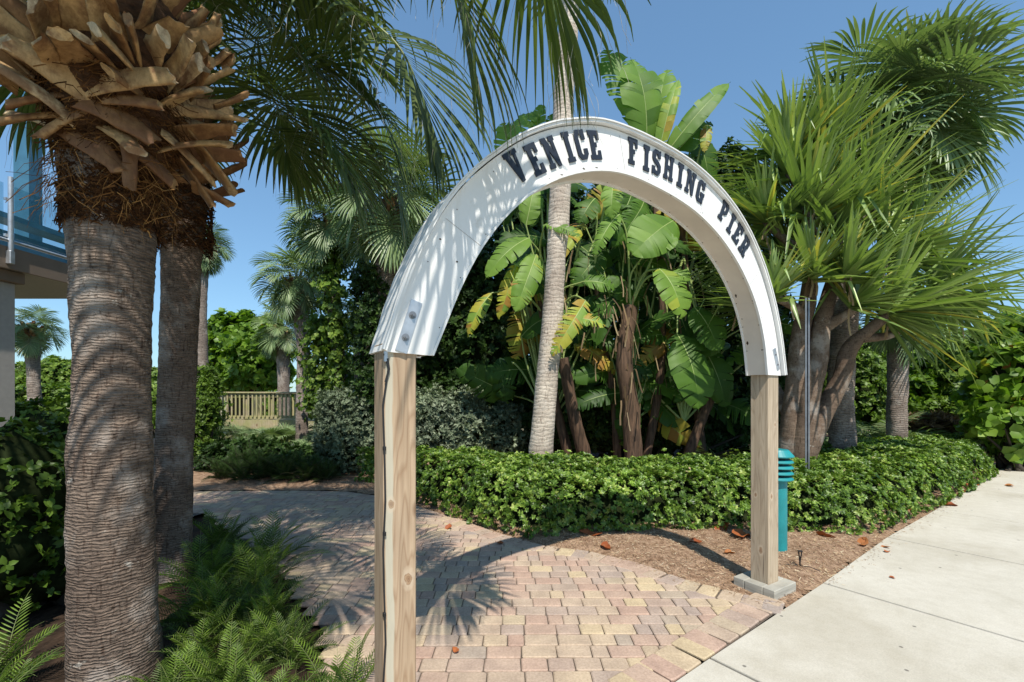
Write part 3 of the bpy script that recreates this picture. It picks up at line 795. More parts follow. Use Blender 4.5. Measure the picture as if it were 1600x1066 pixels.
def offs(C, d):
    t = nrm(np.gradient(C, axis=0)); n = np.column_stack([-t[:, 1], t[:, 0]])      # outward for a left-to-right arch
    return C + n * (np.asarray(d, float).reshape(-1, 1))
TF, TB = -.012, .165           # front panel front face at offset 0 .. back panel
wob = np.array([.0022 * mnoise.noise(Vector((k * .7, 0, 0))) for k in range(NA)])
part('front_panel', slab_ribbon(offs(OC, -.006), IC, 0.0, .012), M['paint'], arch)
part('back_panel', slab_ribbon(offs(OC, -.006), IC, .158, .170), M['paint'], arch)
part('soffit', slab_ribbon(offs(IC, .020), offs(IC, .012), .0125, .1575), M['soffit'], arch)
# bent cover sheet, overhanging the panels front and back, with thin outer skin
cov = slab_ribbon(offs(OC, .012 + wob * 2), offs(OC, .0), -.028, .215)
part('cover_sheet', cov, M['paint'], arch)
part('cover_lip', slab_ribbon(offs(OC, .0205 + wob), offs(OC, .0135 + wob * 2), -.036, -.006), M['paint'], arch)
part('inner_trim', slab_ribbon(offs(IC, .010), offs(IC, -.001), -.007, -.0005), M['paint'], arch)
# small nail heads along the soffit edges, peeled patches
mb = MB()
for k in range(3, NA - 2, 3):
    for o_ in (.022, .148):
        c = W3(*offs(IC, .0105)[k], o_); t = nrm(W3(*IC[min(k + 1, NA - 1)], 0) - W3(*IC[k - 1], 0)); nn = nrm(np.cross(t, CV))
        a = np.linspace(0, 6.283, 7)[:-1]; rr_ = .0042
        mb.add([c + (t * math.cos(q) + CV * math.sin(q)) * rr_ + nn * (0.0 if True else 0) for q in a], [tuple(range(6))], 0, .5, False)
for k in range(2, NA - 2, 4):
    for C_, dd_ in ((IC, .022), (OC, -.05)):
        q2_ = offs(C_, dd_)[k]; a = np.linspace(0, 6.283, 7)[:-1]
        mb.add([W3(q2_[0] + math.cos(q) * .0028, q2_[1] + math.sin(q) * .0028, -.0014) for q in a], [tuple(range(6))], 0, .5, False)
part('nail_heads', mb, M['chip'], arch)
mb = MB()
for k in (9, 27, 38, 49):
    a_ = offs(OC, -.03)[k]; b_ = offs(IC, .012)[k]; d_ = nrm(b_ - a_); n_ = np.array([-d_[1], d_[0]]) * .0009
    mb.add([W3(*(a_ + n_), -.0012), W3(*(a_ - n_), -.0012), W3(*(b_ - n_), -.0012), W3(*(b_ + n_), -.0012)], [(0, 1, 2, 3)], 0, .5, False)
part('panel_seams', mb, M['seam'], arch)
mb = MB()
def patch(curve, k, off, w, h, seed, faceoff=None):
    q = np.random.RandomState(seed); 
    t = nrm(W3(*curve[min(k + 1, NA - 1)], 0) - W3(*curve[max(k - 1, 0)], 0))
    c = W3(*curve[k], off); a = np.linspace(0, 6.283, 10)[:-1]
    mb.add([c + t * math.cos(z) * h * q.uniform(.5, 1.1) + CV * math.sin(z) * w * q.uniform(.5, 1.1) for z in a], [tuple(range(9))], 0, .5, False)
IU = offs(IC, .0100)
patch(IU, 56, .135, .010, .024, 3); patch(IU, 50, .13, .009, .016, 4); patch(IU, 57, .03, .005, .008, 7); patch(IU, 53, .14, .004, .007, 8)
def fpatch(x, y, w, h, ang, seed):
    q = np.random.RandomState(seed); t, z = TZ(x, y); a = np.linspace(0, 6.283, 10)[:-1]; ca, sa = math.cos(ang), math.sin(ang)
    mb.add([W3(t + (math.cos(k) * w * ca - math.sin(k) * h * sa) * q.uniform(.6, 1.1), z + (math.cos(k) * w * sa + math.sin(k) * h * ca) * q.uniform(.6, 1.1), -.0015) for k in a], [tuple(range(9))], 0, .5, False)
for i, q in enumerate([(688, 374, .006, .004), (714, 409, .007, .005), (880, 274, .025, .003), (912, 264, .016, .0035), (932, 262, .012, .003), (1008, 208, .03, .003), (1030, 218, .025, .0022), (1050, 228, .02, .002), (1176, 474, .004, .004), (1190, 496, .004, .003), (1048, 306, .006, .004), (1098, 333, .005, .004), (738, 240, .006, .004)]):
    fpatch(q[0], q[1], q[2], q[3], 0 if i < 5 else -.5, i)
part('peeled_patches', mb, M['chip'], arch)

GL = {
'I': [[(1, 0), (5, 0), (5, 1.6), (4.1, 1.6), (4.1, 8.4), (5, 8.4), (5, 10), (1, 10), (1, 8.4), (1.9, 8.4), (1.9, 1.6), (1, 1.6)]],
'E': [[(0, 0), (6.2, 0), (6.2, 3.2), (4.7, 3.2), (4.4, 1.6), (3, 1.6), (3, 4.3), (4.3, 4.3), (4.3, 5.9), (3, 5.9), (3, 8.4), (4.4, 8.4), (4.7, 6.8), (6.2, 6.8), (6.2, 10), (0, 10), (0, 8.4), (.8, 8.4), (.8, 1.6), (0, 1.6)]],
'F': [[(0, 0), (4, 0), (4, 1.6), (3, 1.6), (3, 4.2), (4.3, 4.2), (4.3, 5.8), (3, 5.8), (3, 8.4), (4.4, 8.4), (4.7, 6.6), (6, 6.6), (6, 10), (0, 10), (0, 8.4), (.8, 8.4), (.8, 1.6), (0, 1.6)]],
'V': [[(2.6, 0), (4.2, 0), (6.1, 8.5), (6.9, 8.5), (6.9, 10), (4, 10), (4, 8.5), (4.7, 8.5), (3.9, 4.2), (3, 8.5), (3.5, 8.5), (3.5, 10), (-.1, 10), (-.1, 8.5), (.6, 8.5)]],
'N': [[(0, 0), (3, 0), (3, 1.6), (2.2, 1.6), (2.2, 6.2), (4.9, 0), (6.4, 0), (6.4, 8.4), (7.1, 8.4), (7.1, 10), (4.2, 10), (4.2, 8.4), (4.9, 8.4), (4.9, 4.6), (2.6, 10), (0, 10), (0, 8.4), (.7, 8.4), (.7, 1.6), (0, 1.6)]],
'C': [[(1.5, 0), (4.5, 0), (6, 1.6), (6, 3.6), (3.9, 3.6), (3.9, 2.2), (3.4, 1.6), (2.7, 1.6), (2.2, 2.2), (2.2, 7.8), (2.7, 8.4), (3.4, 8.4), (3.9, 7.8), (3.9, 6.6), (6, 6.6), (6, 10), (4.8, 10), (4.4, 9.6), (3.8, 10), (1.5, 10), (0, 8.4), (0, 1.6)]],
'G': [[(1.5, 0), (3.6, 0), (4.2, .5), (4.6, 0), (5.6, 0), (5.6, 3.4), (6.2, 3.4), (6.2, 4.9), (3, 4.9), (3, 3.4), (3.6, 3.4), (3.6, 2.2), (3.2, 1.6), (2.7, 1.6), (2.2, 2.2), (2.2, 7.8), (2.7, 8.4), (3.3, 8.4), (3.8, 7.8), (3.8, 6.6), (5.8, 6.6), (5.8, 10), (4.8, 10), (4.4, 9.5), (3.6, 10), (1.5, 10), (0, 8.4), (0, 1.6)]],
'H': [[(0, 0), (3, 0), (3, 1.5), (2.5, 1.5), (2.5, 4.2), (4.3, 4.2), (4.3, 1.5), (3.8, 1.5), (3.8, 0), (6.8, 0), (6.8, 1.5), (6.2, 1.5), (6.2, 8.5), (6.8, 8.5), (6.8, 10), (3.8, 10), (3.8, 8.5), (4.3, 8.5), (4.3, 5.8), (2.5, 5.8), (2.5, 8.5), (3, 8.5), (3, 10), (0, 10), (0, 8.5), (.6, 8.5), (.6, 1.5), (0, 1.5)]],
'S': [[(0, 0), (1, 0), (1.5, .5), (2.3, 0), (4.4, 0), (6, 1.6), (6, 4), (4.6, 5.4), (2.2, 6.6), (2.2, 7.8), (2.8, 8.4), (3.4, 8.4), (3.8, 7.8), (3.8, 7), (5.7, 7), (5.7, 10), (4.8, 10), (4.3, 9.5), (3.6, 10), (1.6, 10), (0, 8.4), (0, 6.2), (1.4, 4.8), (3.9, 3.6), (3.9, 2.2), (3.4, 1.6), (2.6, 1.6), (2, 2.2), (2, 3.2), (0, 3.2)]],
'P': [[(0, 0), (3.9, 0), (3.9, 1.6), (3, 1.6), (3, 3.8), (4.6, 3.8), (6.2, 5.2), (6.2, 8.6), (4.7, 10), (0, 10), (0, 8.4), (.8, 8.4), (.8, 1.6), (0, 1.6)], [(3, 5.3), (3, 8.5), (3.7, 8.5), (4.2, 8), (4.2, 5.8), (3.7, 5.3)]],
'R': [[(0, 0), (3.5, 0), (3.5, 1.6), (2.9, 1.6), (2.9, 3.9), (3.5, 3.9), (4.3, 0), (7, 0), (7, 1.6), (6.3, 1.6), (5.6, 4.4), (6.3, 5.4), (6.3, 8.6), (4.8, 10), (0, 10), (0, 8.4), (.8, 8.4), (.8, 1.6), (0, 1.6)], [(2.9, 5.4), (2.9, 8.5), (3.7, 8.5), (4.2, 8), (4.2, 5.9), (3.7, 5.4)]],
}
def letter_mesh(ch, S):
    cu = bpy.data.curves.new('letter', 'CURVE'); cu.dimensions = '2D'; cu.fill_mode = 'BOTH'; cu.extrude = .0035
    w = max(p[0] for p in GL[ch][0])
    for sp in GL[ch]:
        s = cu.splines.new('POLY'); s.points.add(len(sp) - 1); s.use_cyclic_u = True
        for p, q in zip(s.points, sp): p.co = ((q[0] - w / 2) * S * .82, (q[1] - 5) * S, 0, 1)
    tmp = bpy.data.objects.new('tmp', cu); COL.objects.link(tmp)
    dg = bpy.context.evaluated_depsgraph_get(); me = bpy.data.meshes.new_from_object(tmp.evaluated_get(dg))
    bpy.data.objects.remove(tmp); bpy.data.curves.remove(cu)
    me.materials.clear(); me.materials.append(M['letter']); me.name = 'letter'
    return me
LP = [('V', 806, 261), ('E', 835, 250), ('N', 861, 239), ('I', 886, 231), ('C', 907, 227), ('E', 928, 227.5),
      ('F', 988, 237.5), ('I', 1008, 247.5), ('S', 1025, 254.5), ('H', 1044, 263), ('I', 1061, 274), ('N', 1078, 286), ('G', 1094, 300),
      ('P', 1130, 331), ('I', 1141, 349), ('E', 1152, 365.5), ('R', 1162.5, 385)]
MID = (OC + IC) / 2
for ch, x, y in LP:
    t, z = TZ(x, y); k = int(np.argmin(np.hypot(MID[:, 0] - t, MID[:, 1] - z))); k = min(max(k, 2), NA - 3)
    tg = nrm(MID[k + 2] - MID[k - 2]); ax = CU * tg[0] + np.array([0, 0, tg[1]]); ay = -CU * tg[1] + np.array([0, 0, tg[0]]); az = -CV
    o = link('letter', letter_mesh(ch, .0156), arch)
    p = W3(t, z, -.0045) - np.array(arch.location)
    o.matrix_local = Matrix(((ax[0], ay[0], az[0], p[0]), (ax[1], ay[1], az[1], p[1]), (ax[2], ay[2], az[2], p[2]), (0, 0, 0, 1)))

# posts
def post(cpt, w, z0, z1, mat, lab=None):
    mb = MB(); box(mb, (0, 0, (z0 + z1) / 2), (w, w, z1 - z0), bev=.006)
    o = mb.obj('post', mat, arch); o.location = Vector([float(q) for q in (cpt - np.array(arch.location))]); o.rotation_euler = (0, 0, PHI)
    if lab: o['label'] = lab
    return o
WPL, WPR = .145, .145
pl_t = TZ(600, 700)[0]; 
tl = (OC[0, 0] + IC[0, 0]) / 2; tr = (OC[-1, 0] + IC[-1, 0]) / 2
def post_center(pxedge, w, off):
    t = TZ(pxedge, 700, off)[0]
    return t + w / 2
pc1 = W3(post_center(599, WPL, .0125), 0, .0125 + WPL / 2); pc2 = W3(post_center(1201.0, WPR, .0125), 0, .0125 + WPR / 2)
zt1 = IC[0, 1] + .05; zt2 = IC[-1, 1] + .05
post(pc1, WPL, -.05, zt1, M['post'], 'left post with pale green streak and black cable')
post(pc2, WPR, -.05, zt2, M['post2'])
# grey boards boxed round the right post base
mb = MB()
for dx, dy, sx, sy in ((0, -WPR / 2 - .046, WPR + .17, .09), (0, WPR / 2 + .046, WPR + .17, .09), (-WPR / 2 - .044, 0, .083, WPR - .001), (WPR / 2 + .044, 0, .083, WPR - .001)):
    box(mb, (dx, dy, .022), (sx, sy, .085), bev=.005)
o = mb.obj('base_boards', M['baseboard'], arch); o.location = Vector([float(q) for q in (pc2 - np.array(arch.location))]); o.rotation_euler = (0, 0, PHI)
# brackets with bolts
def bracket(q1, q2, w, bolts, bs=1.0):
    a = TZ(*q1); b = TZ(*q2); d = nrm(b - a); n_ = np.array([-d[1], d[0]])
    mb = MB()
    c = [a + n_ * w / 2, a - n_ * w / 2, b - n_ * w / 2, b + n_ * w / 2]
    v = [W3(*p, -.0045) for p in c] + [W3(*p, -.0005) for p in c]
    mb.add(v, [(0, 1, 2, 3), (0, 4, 5, 1), (1, 5, 6, 2), (2, 6, 7, 3), (3, 7, 4, 0)], 0, .5, False)
    br = part('bracket', mb, M['galv'], arch)
    for u in bolts:
        p = a + (b - a) * u; cc = W3(*p, -.0046)
        mb = MB(); Mx = np.column_stack([CU, np.array([0, 0, 1.]), -CV])
        for (r1, h0, h1, sg) in ((.0165, 0, .003, 20), (.0105, .003, .011, 6), (.006, .011, .018, 10)):
            r1 *= bs; h0 *= bs; h1 *= bs; an = np.linspace(0, 6.2832, sg, endpoint=False)
            v = np.array([[(r1 * math.cos(x), r1 * math.sin(x), h) for x in an] for h in (h0, h1)]).reshape(-1, 3) @ Mx.T + cc
            i = np.arange(sg); j = (i + 1) % sg
            mb.add(v, np.stack([i, j, sg + j, sg + i], 1), 0, .5, False); mb.add(v[sg:], [tuple(range(sg))], 0, .5, False)
        mb.v = [q - np.array(arch.location) for q in mb.v]
        mb.obj('bolt', M['steel_dark'], br)
bracket((626, 550), (651, 471), .052, (.28, .72))
bracket((1216, 578), (1209, 545), .042, (.25, .72), .5)
# cable: short white conduit then black wire down the post corner with clips
cx0 = lambda y: pc1 - CU * (WPL / 2 - .003) - CV * (WPL / 2 + .005)
mb = MB()
ys = [1.72, 1.66, 1.5, 1.3, 1.1, .9, .7, .5, .3, .12, .0]
tube(mb, [cx0(0) + CU * (.006 * math.sin(k * 2.1) - .001 + (.012 if k == 1 else 0)) - CV * (.004 * (k % 2)) + np.array([0, 0, z]) for k, z in enumerate(ys)], .0042, 6)
tube(mb, [cx0(0) + CU * (.012) - CV * .004 + np.array([0, 0, 1.70]), cx0(0) + CU * .018 - CV * .006 + np.array([0, 0, 1.655]), cx0(0) + CU * .004 - CV * .003 + np.array([0, 0, 1.6])], .005, 6)
part('cable', mb, M['cable'], arch)
for z in (1.32, .96, .62):
    mb = MB(); box(mb, cx0(0) + np.array([0, 0, z]), (.013, .014, .018), yaw=PHI, bev=.002); part('cable_clip', mb, M['black'], arch)
mb = MB(); box(mb, cx0(0) + CU * .006 + CV * .0 + np.array([0, 0, 1.715]), (.016, .012, .06), yaw=PHI, bev=.003); part('conduit', mb, M['galv'], arch)

# ================================================================== BOLLARD LIGHT, STAKE, POLE
bp = G(1214, 860)
bol = thing('bollard_light', 'teal cylindrical bollard light with louvred head behind the right post', 'bollard', bp)
mb = MB(); lathe(mb, [(.088, 0), (.088, .70), (.082, .703)], bp, 32); part('column', mb, M['teal'], bol)
mb = MB()
for k in range(4):
    z = .70 + k * .055
    lathe(mb, [(.085, z), (.142, z + .004), (.143, z + .012), (.118, z + .034), (.085, z + .036)], bp, 32)
part('louvres', mb, M['teal'], bol)
mb = MB(); lathe(mb, [(.145, .925), (.147, .935), (.105, .985), (.10, .992), (.0, .995)][:4], bp, 32); part('cap', mb, M['teal'], bol)
mb = MB(); lathe(mb, [(.06, .70), (.06, .93)], bp, 20); part('lamp_core', mb, M['black'], bol)
mb = MB(); lathe(mb, [(.12, .0), (.11, .012)], bp + np.array([0, 0, .0]), 20); part('footing', mb, M['concrete'], bol)

sp_ = G(1250, 888)
st = thing('garden_stake', 'thin black plastic stake stuck in the mulch by the bollard', 'stake', sp_)
mb = MB(); tube(mb, [sp_ + np.array(q) for q in ((0, 0, -.02), (.0, 0, .05), (-.012, 0, .15))], .006, 6); tube(mb, [sp_ + np.array(q) for q in ((.0, 0, .05), (.016, 0, .15))], .005, 6)
box(mb, sp_ + np.array([0, 0, .152]), (.042, .018, .012), bev=.003); part('stake_body', mb, M['black'], st)
mb = MB(); tube(mb, [sp_ + np.array(q) for q in ((0, 0, .02), (-.06, .02, .03), (-.16, .04, .015), (-.25, .12, .02))], .003, 5); tube(mb, [sp_ + np.array(q) for q in ((0, 0, .02), (.05, -.04, .03), (.11, -.1, .012))], .003, 5); part('wire', mb, M['cable'], st)

pb = A(1261.5, 730, 5.55); pb[2] = 0
pole = thing('signpost', 'grey galvanised steel post rising from the hedge beside the bollard', 'post', pb)
mb = MB(); H_ = 2.72
for dx, dy, sx, sy in ((-.020, 0, .014, .006), (.020, 0, .014, .006), (-.0115, .011, .005, .028), (.0115, .011, .005, .028), (0, .026, .026, .005)):
    box(mb, pb + np.array([dx, dy, H_ / 2]), (sx, sy, H_), yaw=0)
part('channel', mb, M['steel_dark'], pole)
mb = MB()
for k in range(40): box(mb, pb + np.array([0, .0232, .3 + k * .06]), (.009, .001, .018))
part('punched_holes', mb, M['black'], pole)

# small wooden stake by the hedge left end
wp = A(666, 690, 7.4); wp[2] = 0
mb = MB(); box(mb, (0, 0, .30), (.085, .085, .66), bev=.012, yaw=.4); o = mb.obj('wooden_stake', M['post']); o.location = Vector(wp)
tag(o, 'short square wooden stake at the left end of the green hedge', 'stake')

# ================================================================== HEDGE
TLH = leaf_tpl(.05, .028, .3, .3, 2)
front_px = [(560, 752), (620, 768), (656, 788), (730, 820), (800, 838), (870, 846), (950, 838), (1060, 832), (1170, 832), (1250, 838), (1372, 838), (1420, 816), (1480, 790), (1556, 748)]
HP = [G(*q)[:2] + np.array([0, .06]) for q in front_px] + [np.array([10.3, 9.9]), np.array([6.6, 9.2]), np.array([4.6, 7.4]), np.array([3.6, 6.8]), np.array([1.2, 6.7]), np.array([-1.8, 7.9])]
def hedge_h(x, y): return .60 + .07 * mnoise.noise(Vector((x * 1.2, y * 1.2, 0))) + .09 * mnoise.noise(Vector((x * 4.5, y * 4.5, 5)))
hp = np.array(HP); L_ = np.linalg.norm(np.roll(hp, -1, 0) - hp, axis=1); 
sgn = 1 if sum(a[0] * b[1] - b[0] * a[1] for a, b in zip(HP, HP[1:] + HP[:1])) > 0 else -1
hedge = thing('hedge', 'low clipped green hedge of small glossy leaves running behind the arch', 'hedge', (*hp.mean(0), 0))
pos = []; nor = []
RD = .38
for _ in range(10500):      # rounded sides
    k = rs.choice(len(hp), p=L_ / L_.sum()); a = hp[k]; b = hp[(k + 1) % len(hp)]; u = rs.rand(); p = a + (b - a) * u
    t = nrm(b - a); inw = np.array([-t[1], t[0]]) * sgn; th = rs.rand() ** 1.15 * math.pi / 2
    lump = 1 + .30 * mnoise.noise(Vector((p[0] * 2.6, p[1] * 2.6, th * 1.5))) + .26 * mnoise.noise(Vector((p[0] * 7, p[1] * 7, th * 5)))
    d = RD * (1 - math.cos(th) * lump); q = p + inw * d; h = hedge_h(*q)
    pos.append((q[0], q[1], h * math.sin(th) ** .9 * (1 - .0 * lump) + .02)); nor.append((-inw[0] * math.cos(th), -inw[1] * math.cos(th), math.sin(th) + .15))
n0 = 0
while n0 < 8200:
    x, y = rs.uniform(-1.8, 10), rs.uniform(4.5, 9.8)
    if inpoly(x, y, HP) and dist_poly(x, y, HP) > RD * .8:
        if y > 8.0 + max(0, x - 2) * .5: continue
        n0 += 1; pos.append((x, y, hedge_h(x, y) + rs.uniform(-.06, .03))); nor.append((0, -.15, 1))
pos = np.array(pos); nor = np.array(nor) + rs.normal(size=pos.shape) * .45
tp = whorl_tpl(9, .047, .027, .5, .3, .2, 2, 3)
mb = MB(); scatter(mb, tp, pos, nor, rs.uniform(.75, 1.25, len(pos)), np.clip(.45 + .35 * np.array([mnoise.noise(Vector(q * 3.0)) for q in pos]) + .16 * rs.normal(size=len(pos)), 0, 1), rvar=.2)
part('foliage', mb, M['hedge'], hedge)
cmb = MB()                      # solid dark core, added to block light and stand for inner shade
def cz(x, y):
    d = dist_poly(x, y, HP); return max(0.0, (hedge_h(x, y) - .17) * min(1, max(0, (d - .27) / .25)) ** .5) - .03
o = grid_sheet('shade_core', -2, 10.4, 4.4, 10, 160, 80, cz, M['hedgecore'], lambda x, y: inpoly(x, y, HP)); del o['kind']
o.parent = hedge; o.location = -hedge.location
mb = MB(); ii = rs.choice(len(pos), 260); scatter(mb, TLH, pos[ii] + nrm(nor[ii]) * .02, nor[ii] + rs.normal(size=(260, 3)) * .5, rs.uniform(.6, 1.1, 260), rs.uniform(0, 1, 260))
part('dead_leaves', mb, M['dead'], hedge)
# shoots standing above the hedge top
mb = MB(); pos = []
for _ in range(240):
    k = rs.randint(len(hp)); x, y = rs.uniform(-1, 8), rs.uniform(5, 8.6)
    if inpoly(x, y, HP): pos.append((x, y, hedge_h(x, y) + rs.uniform(.02, .11)))
pos = np.array(pos); scatter(mb, tp, pos, np.array([[0, 0, 1.]]) + rs.normal(size=pos.shape) * .3, rs.uniform(.8, 1.2, len(pos)), rs.uniform(.5, .95, len(pos)))
part('shoots', mb, M['hedge'], hedge)

exec_parts = True
# ================================================================== NEAR PALMS
def near_palm(label, trunk_px, Y, widths, mat, crown_z, seed, nfr, fscale, boots_z, camsafe=None, extra=(), group='large sabal palms on the left'):
    th = math.cos(math.atan2(abs(trunk_px[0][0] - CX), F))
    pts = [A(x, y, Y) for x, y in trunk_px]; rad = [w_ / 2 / F * Y * th for w_ in widths]
    root = thing('sabal_palm', label, 'palm tree', (pts[0][0], pts[0][1], 0), group)
    n = 150; P, rr = resample(pts, rad, n)
    mb = MB(); jt = trunk_jit(n, 56, .05, .0, seed, 14)
    for k in range(n):
        jt[k] += .007 * math.sin(k * 2.1 + math.sin(k * .37) * 3) + np.array([.030 * mnoise.noise(Vector((math.cos(q * .1122) * 3, math.sin(q * .1122) * 3, k * .8))) for q in range(56)])
    tube(mb, P, rr, 56, jitter=jt); part('trunk', mb, M[mat], root)
    c = P[-1].copy(); r = np.random.RandomState(seed)
    return root, P, rr, c, r
palm1, P1, R1, C1, q1 = near_palm('large sabal palm in the left foreground with split brown leaf bases', [(184, 1085), (180, 980), (177, 880), (175, 780), (175, 700), (177, 600), (176, 500), (177, 410), (175, 330), (172, 250), (175, 60)], 2.35,
    [154, 148, 141, 137, 136, 124, 128, 139, 150, 160, 150], 'trunk_near', 3.9, 3, 0, 1, None)
zb = 2.72
bx, by = P1[-1][0] + .02, P1[-1][1]
# lower drooping leaf bases, then the dense collar, each boot a part
def strap(b, t, w0, w1, th, rnd, seed, face=(.65, -.76, .1), bow=.0, hollow=.35):
    """woody leaf base lying between two points, upper side turned to face; cut end paler"""
    q = np.random.RandomState(seed); mb = MB(); b = np.asarray(b, float); t = np.asarray(t, float); d = nrm(t - b); L = np.linalg.norm(t - b)
    nf = nrm(np.asarray(face, float) - d * np.dot(face, d)); sd = np.cross(nf, d); n = 8; seg = 14; a = np.linspace(0, 2 * math.pi, seg, endpoint=False); V = []
    for k in range(n):
        u = k / (n - 1); w = (w0 * (1 - u) ** 1.3 + w1 * (1 - (1 - u) ** 1.3)) * (1 + .05 * q.normal()); h = th * (.75 + .45 * u)
        x = np.cos(a) * w; y = np.sin(a) * h - hollow * w * ((x / w) ** 2) * (1 - .4 * u)
        c = b + d * L * u + nf * (bow * L * 4 * u * (1 - u))
        V.append(c + x[:, None] * sd + y[:, None] * nf + q.normal(size=(seg, 3)) * .0015)
    V = np.array(V); V[-1] += d * (.018 * np.sin(a + q.uniform(0, 6)) + .006 * q.normal(size=seg))[:, None]
    i_ = np.arange(n - 1)[:, None] * seg; j_ = np.arange(seg)[None]; j2 = (j_ + 1) % seg
    mb.add(V.reshape(-1, 3), np.stack([i_ + j_, i_ + j2, i_ + seg + j2, i_ + seg + j_], -1).reshape(-1, 4), 0, rnd)
    mb.add(V[-1], [tuple(range(seg))], 0, min(1, rnd + .25), False); mb.add(V[0], [tuple(range(seg - 1, -1, -1))], 0, rnd, False)
    part('leaf_base', mb, M['boot'], palm1)
HB = [(178, 72, 150, 0, 36, 22, .7, 0, 0), (195, 88, 178, 38, 26, 16, .45, 0, 0), (100, 112, 60, 62, 32, 18, .6, 0, 0), (215, 140, 170, 112, 30, 18, .5, 0, 0), (115, 132, 268, 118, 36, 24, .68, .0, -.12), (150, 142, 5, 62, 40, 20, .66, .0, -.1), (75, 85, -10, 15, 36, 20, .6, .05, -.05), (200, 100, 148, 45, 40, 24, .72, -.04, -.18), (85, 70, 50, 5, 38, 22, .7, 0, -.12), (60, 120, -10, 60, 32, 18, .52, .05, 0),
      (140, 60, 112, -10, 42, 26, .66, 0, -.15), (213, 90, 200, 30, 30, 18, .62, -.02, -.14), (232, 92, 256, 56, 26, 20, .72, 0, -.12), (240, 70, 280, 35, 26, 16, .6, .03, -.1), (262, 125, 312, 98, 28, 15, .85, .03, -.06), (292, 140, 322, 108, 24, 12, .6, .06, .0),
      (312, 132, 360, 108, 22, 12, .68, .08, .02), (285, 100, 322, 72, 24, 12, .7, .06, .0), (305, 85, 345, 58, 22, 11, .62, .1, .05), (322, 108, 356, 80, 20, 11, .55, .1, .05), (280, 65, 322, 14, 26, 13, .66, .08, 0), (318, 65, 340, 22, 20, 11, .58, .12, .08),
      (335, 168, 384, 148, 16, 10, .5, .1, .05), (262, 168, 384, 188, 16, 5, .66, .05, .0), (180, 45, 165, -20, 34, 20, .6, .0, -.12), (225, 40, 240, -20, 30, 18, .64, .0, -.08), (265, 20, 300, -30, 28, 16, .6, .05, 0), (20, 60, -30, 0, 34, 20, .6, .05, 0), (30, 130, -20, 110, 26, 14, .6, .05, 0),
      (145, 155, 242, 222, 40, 20, .34, -.04, -.14), (118, 200, 190, 268, 34, 18, .30, -.02, -.1), (178, 200, 212, 235, 26, 18, .62, -.04, -.14), (202, 200, 203, 294, 18, 11, .28, -.03, -.1), (205, 225, 272, 288, 34, 16, .22, .0, -.06), (250, 200, 330, 282, 32, 18, .74, .0, -.06), (278, 195, 364, 300, 36, 20, .60, .04, 0),
      (285, 260, 332, 322, 26, 12, .45, .06, .04), (300, 290, 360, 320, 16, 8, .4, .1, .08), (95, 148, 10, 165, 24, 12, .36, .0, -.06), (100, 178, -10, 192, 18, 8, .48, .02, -.04), (130, 170, 60, 215, 20, 9, .55, .0, -.05), (345, 100, 366, 92, 18, 10, .5, .14, .1), (170, 150, 250, 165, 30, 14, .42, -.03, -.1)]
def core_r(z): return np.interp(z, [2.4, 2.52, 2.68, 2.8, 2.95, 3.15, 3.5, 3.8, 4.0], [.17, .175, .19, .22, .265, .29, .30, .26, .1])
def on_core(x, y, ex):
    """point on the collar (radius + ex) that the pixel sees"""
    best = None
    for Y in np.arange(1.5, 2.75, .004):
        p = A(x, y, Y); g = math.hypot(p[0] - bx, p[1] - by) - core_r(p[2]) - ex
        if g <= 0: return p
        if best is None or g < best[0]: best = (g, p)
    return best[1]
HB += [(110, 48, 66, -8, 36, 24, .6, 0, 0), (128, 100, 92, 52, 30, 20, .55, 0, 0), (165, 98, 128, 58, 28, 18, .66, 0, 0), (90, 25, 84, -30, 34, 22, .58, 0, 0)]
for k, (x0, y0, x1, y1, w0, w1, rn, d0, d1) in enumerate(HB):
    pb_, pt_ = on_core(x0, y0, -.03), on_core(x1, y1, .10 + .09 * ((k * 37) % 10) / 10)
    mid_ = (pb_ + pt_) / 2 - np.array([bx, by, 0]); mid_[2] = .12
    strap(pb_, pt_, w0 / 2 / F * pb_[1] * 1.75, w1 / 2 / F * pt_[1] * 1.5, .015, rn, 700 + k, face=mid_, bow=.02, hollow=.10)
for k in range(60):
    u = k / 59; a = k * 2.39996 + q1.normal() * .1
    if math.cos(a + .85) > .75 and u < .8: continue
    o_ = np.array([math.cos(a), math.sin(a), 0]); o2 = np.array([math.cos(a + q1.choice([-1, 1]) * q1.uniform(.2, .6)), math.sin(a + q1.normal() * .4), 0]); b_ = np.array([bx, by, 2.85 + u * .75]) + o_ * .20; e = .25 + .6 * u
    strap(b_, b_ + (nrm(o2) * math.cos(e) + np.array([0, 0, math.sin(e)])) * q1.uniform(.26, .4), q1.uniform(.06, .08), q1.uniform(.03, .045), .014, float(np.clip(.55 + .2 * q1.normal(), .1, .9)), 900 + k, face=o_ + np.array([0, 0, .6]), bow=.05)
cb = MB(); prof = [(float(core_r(z)) - .012, z) for z in (2.46, 2.6, 2.72, 2.84, 2.96, 3.15, 3.45, 3.75, 3.95)]; cn = 40
Pz, Rz = resample([(bx, by, z) for r_, z in prof], [r_ for r_, z in prof], cn); tube(cb, Pz, Rz, 40, jitter=trunk_jit(cn, 40, .10, .16, 5, 12)); part('fibre_mat', cb, M['fibre_mat'], palm1)
mb = MB()
fibres(mb, (bx - .02, by), .192, 2.40, 2.84, 6500, .06, 5, .22, .007, .0024, .02)
fibres(mb, (bx, by), [.20, .29], 2.75, 3.15, 2600, .13, 6, .45, .03, .0014, .4)
for k in range(10):
    a = q1.uniform(-2.6, 1.2); fibres(mb, (bx + .22 * math.cos(a), by + .22 * math.sin(a)), .04, 2.5, 2.75, 40, .2, 20 + k, .7, .05, .0012, 1.2)
part('fibre', mb, M['fibre'], palm1)
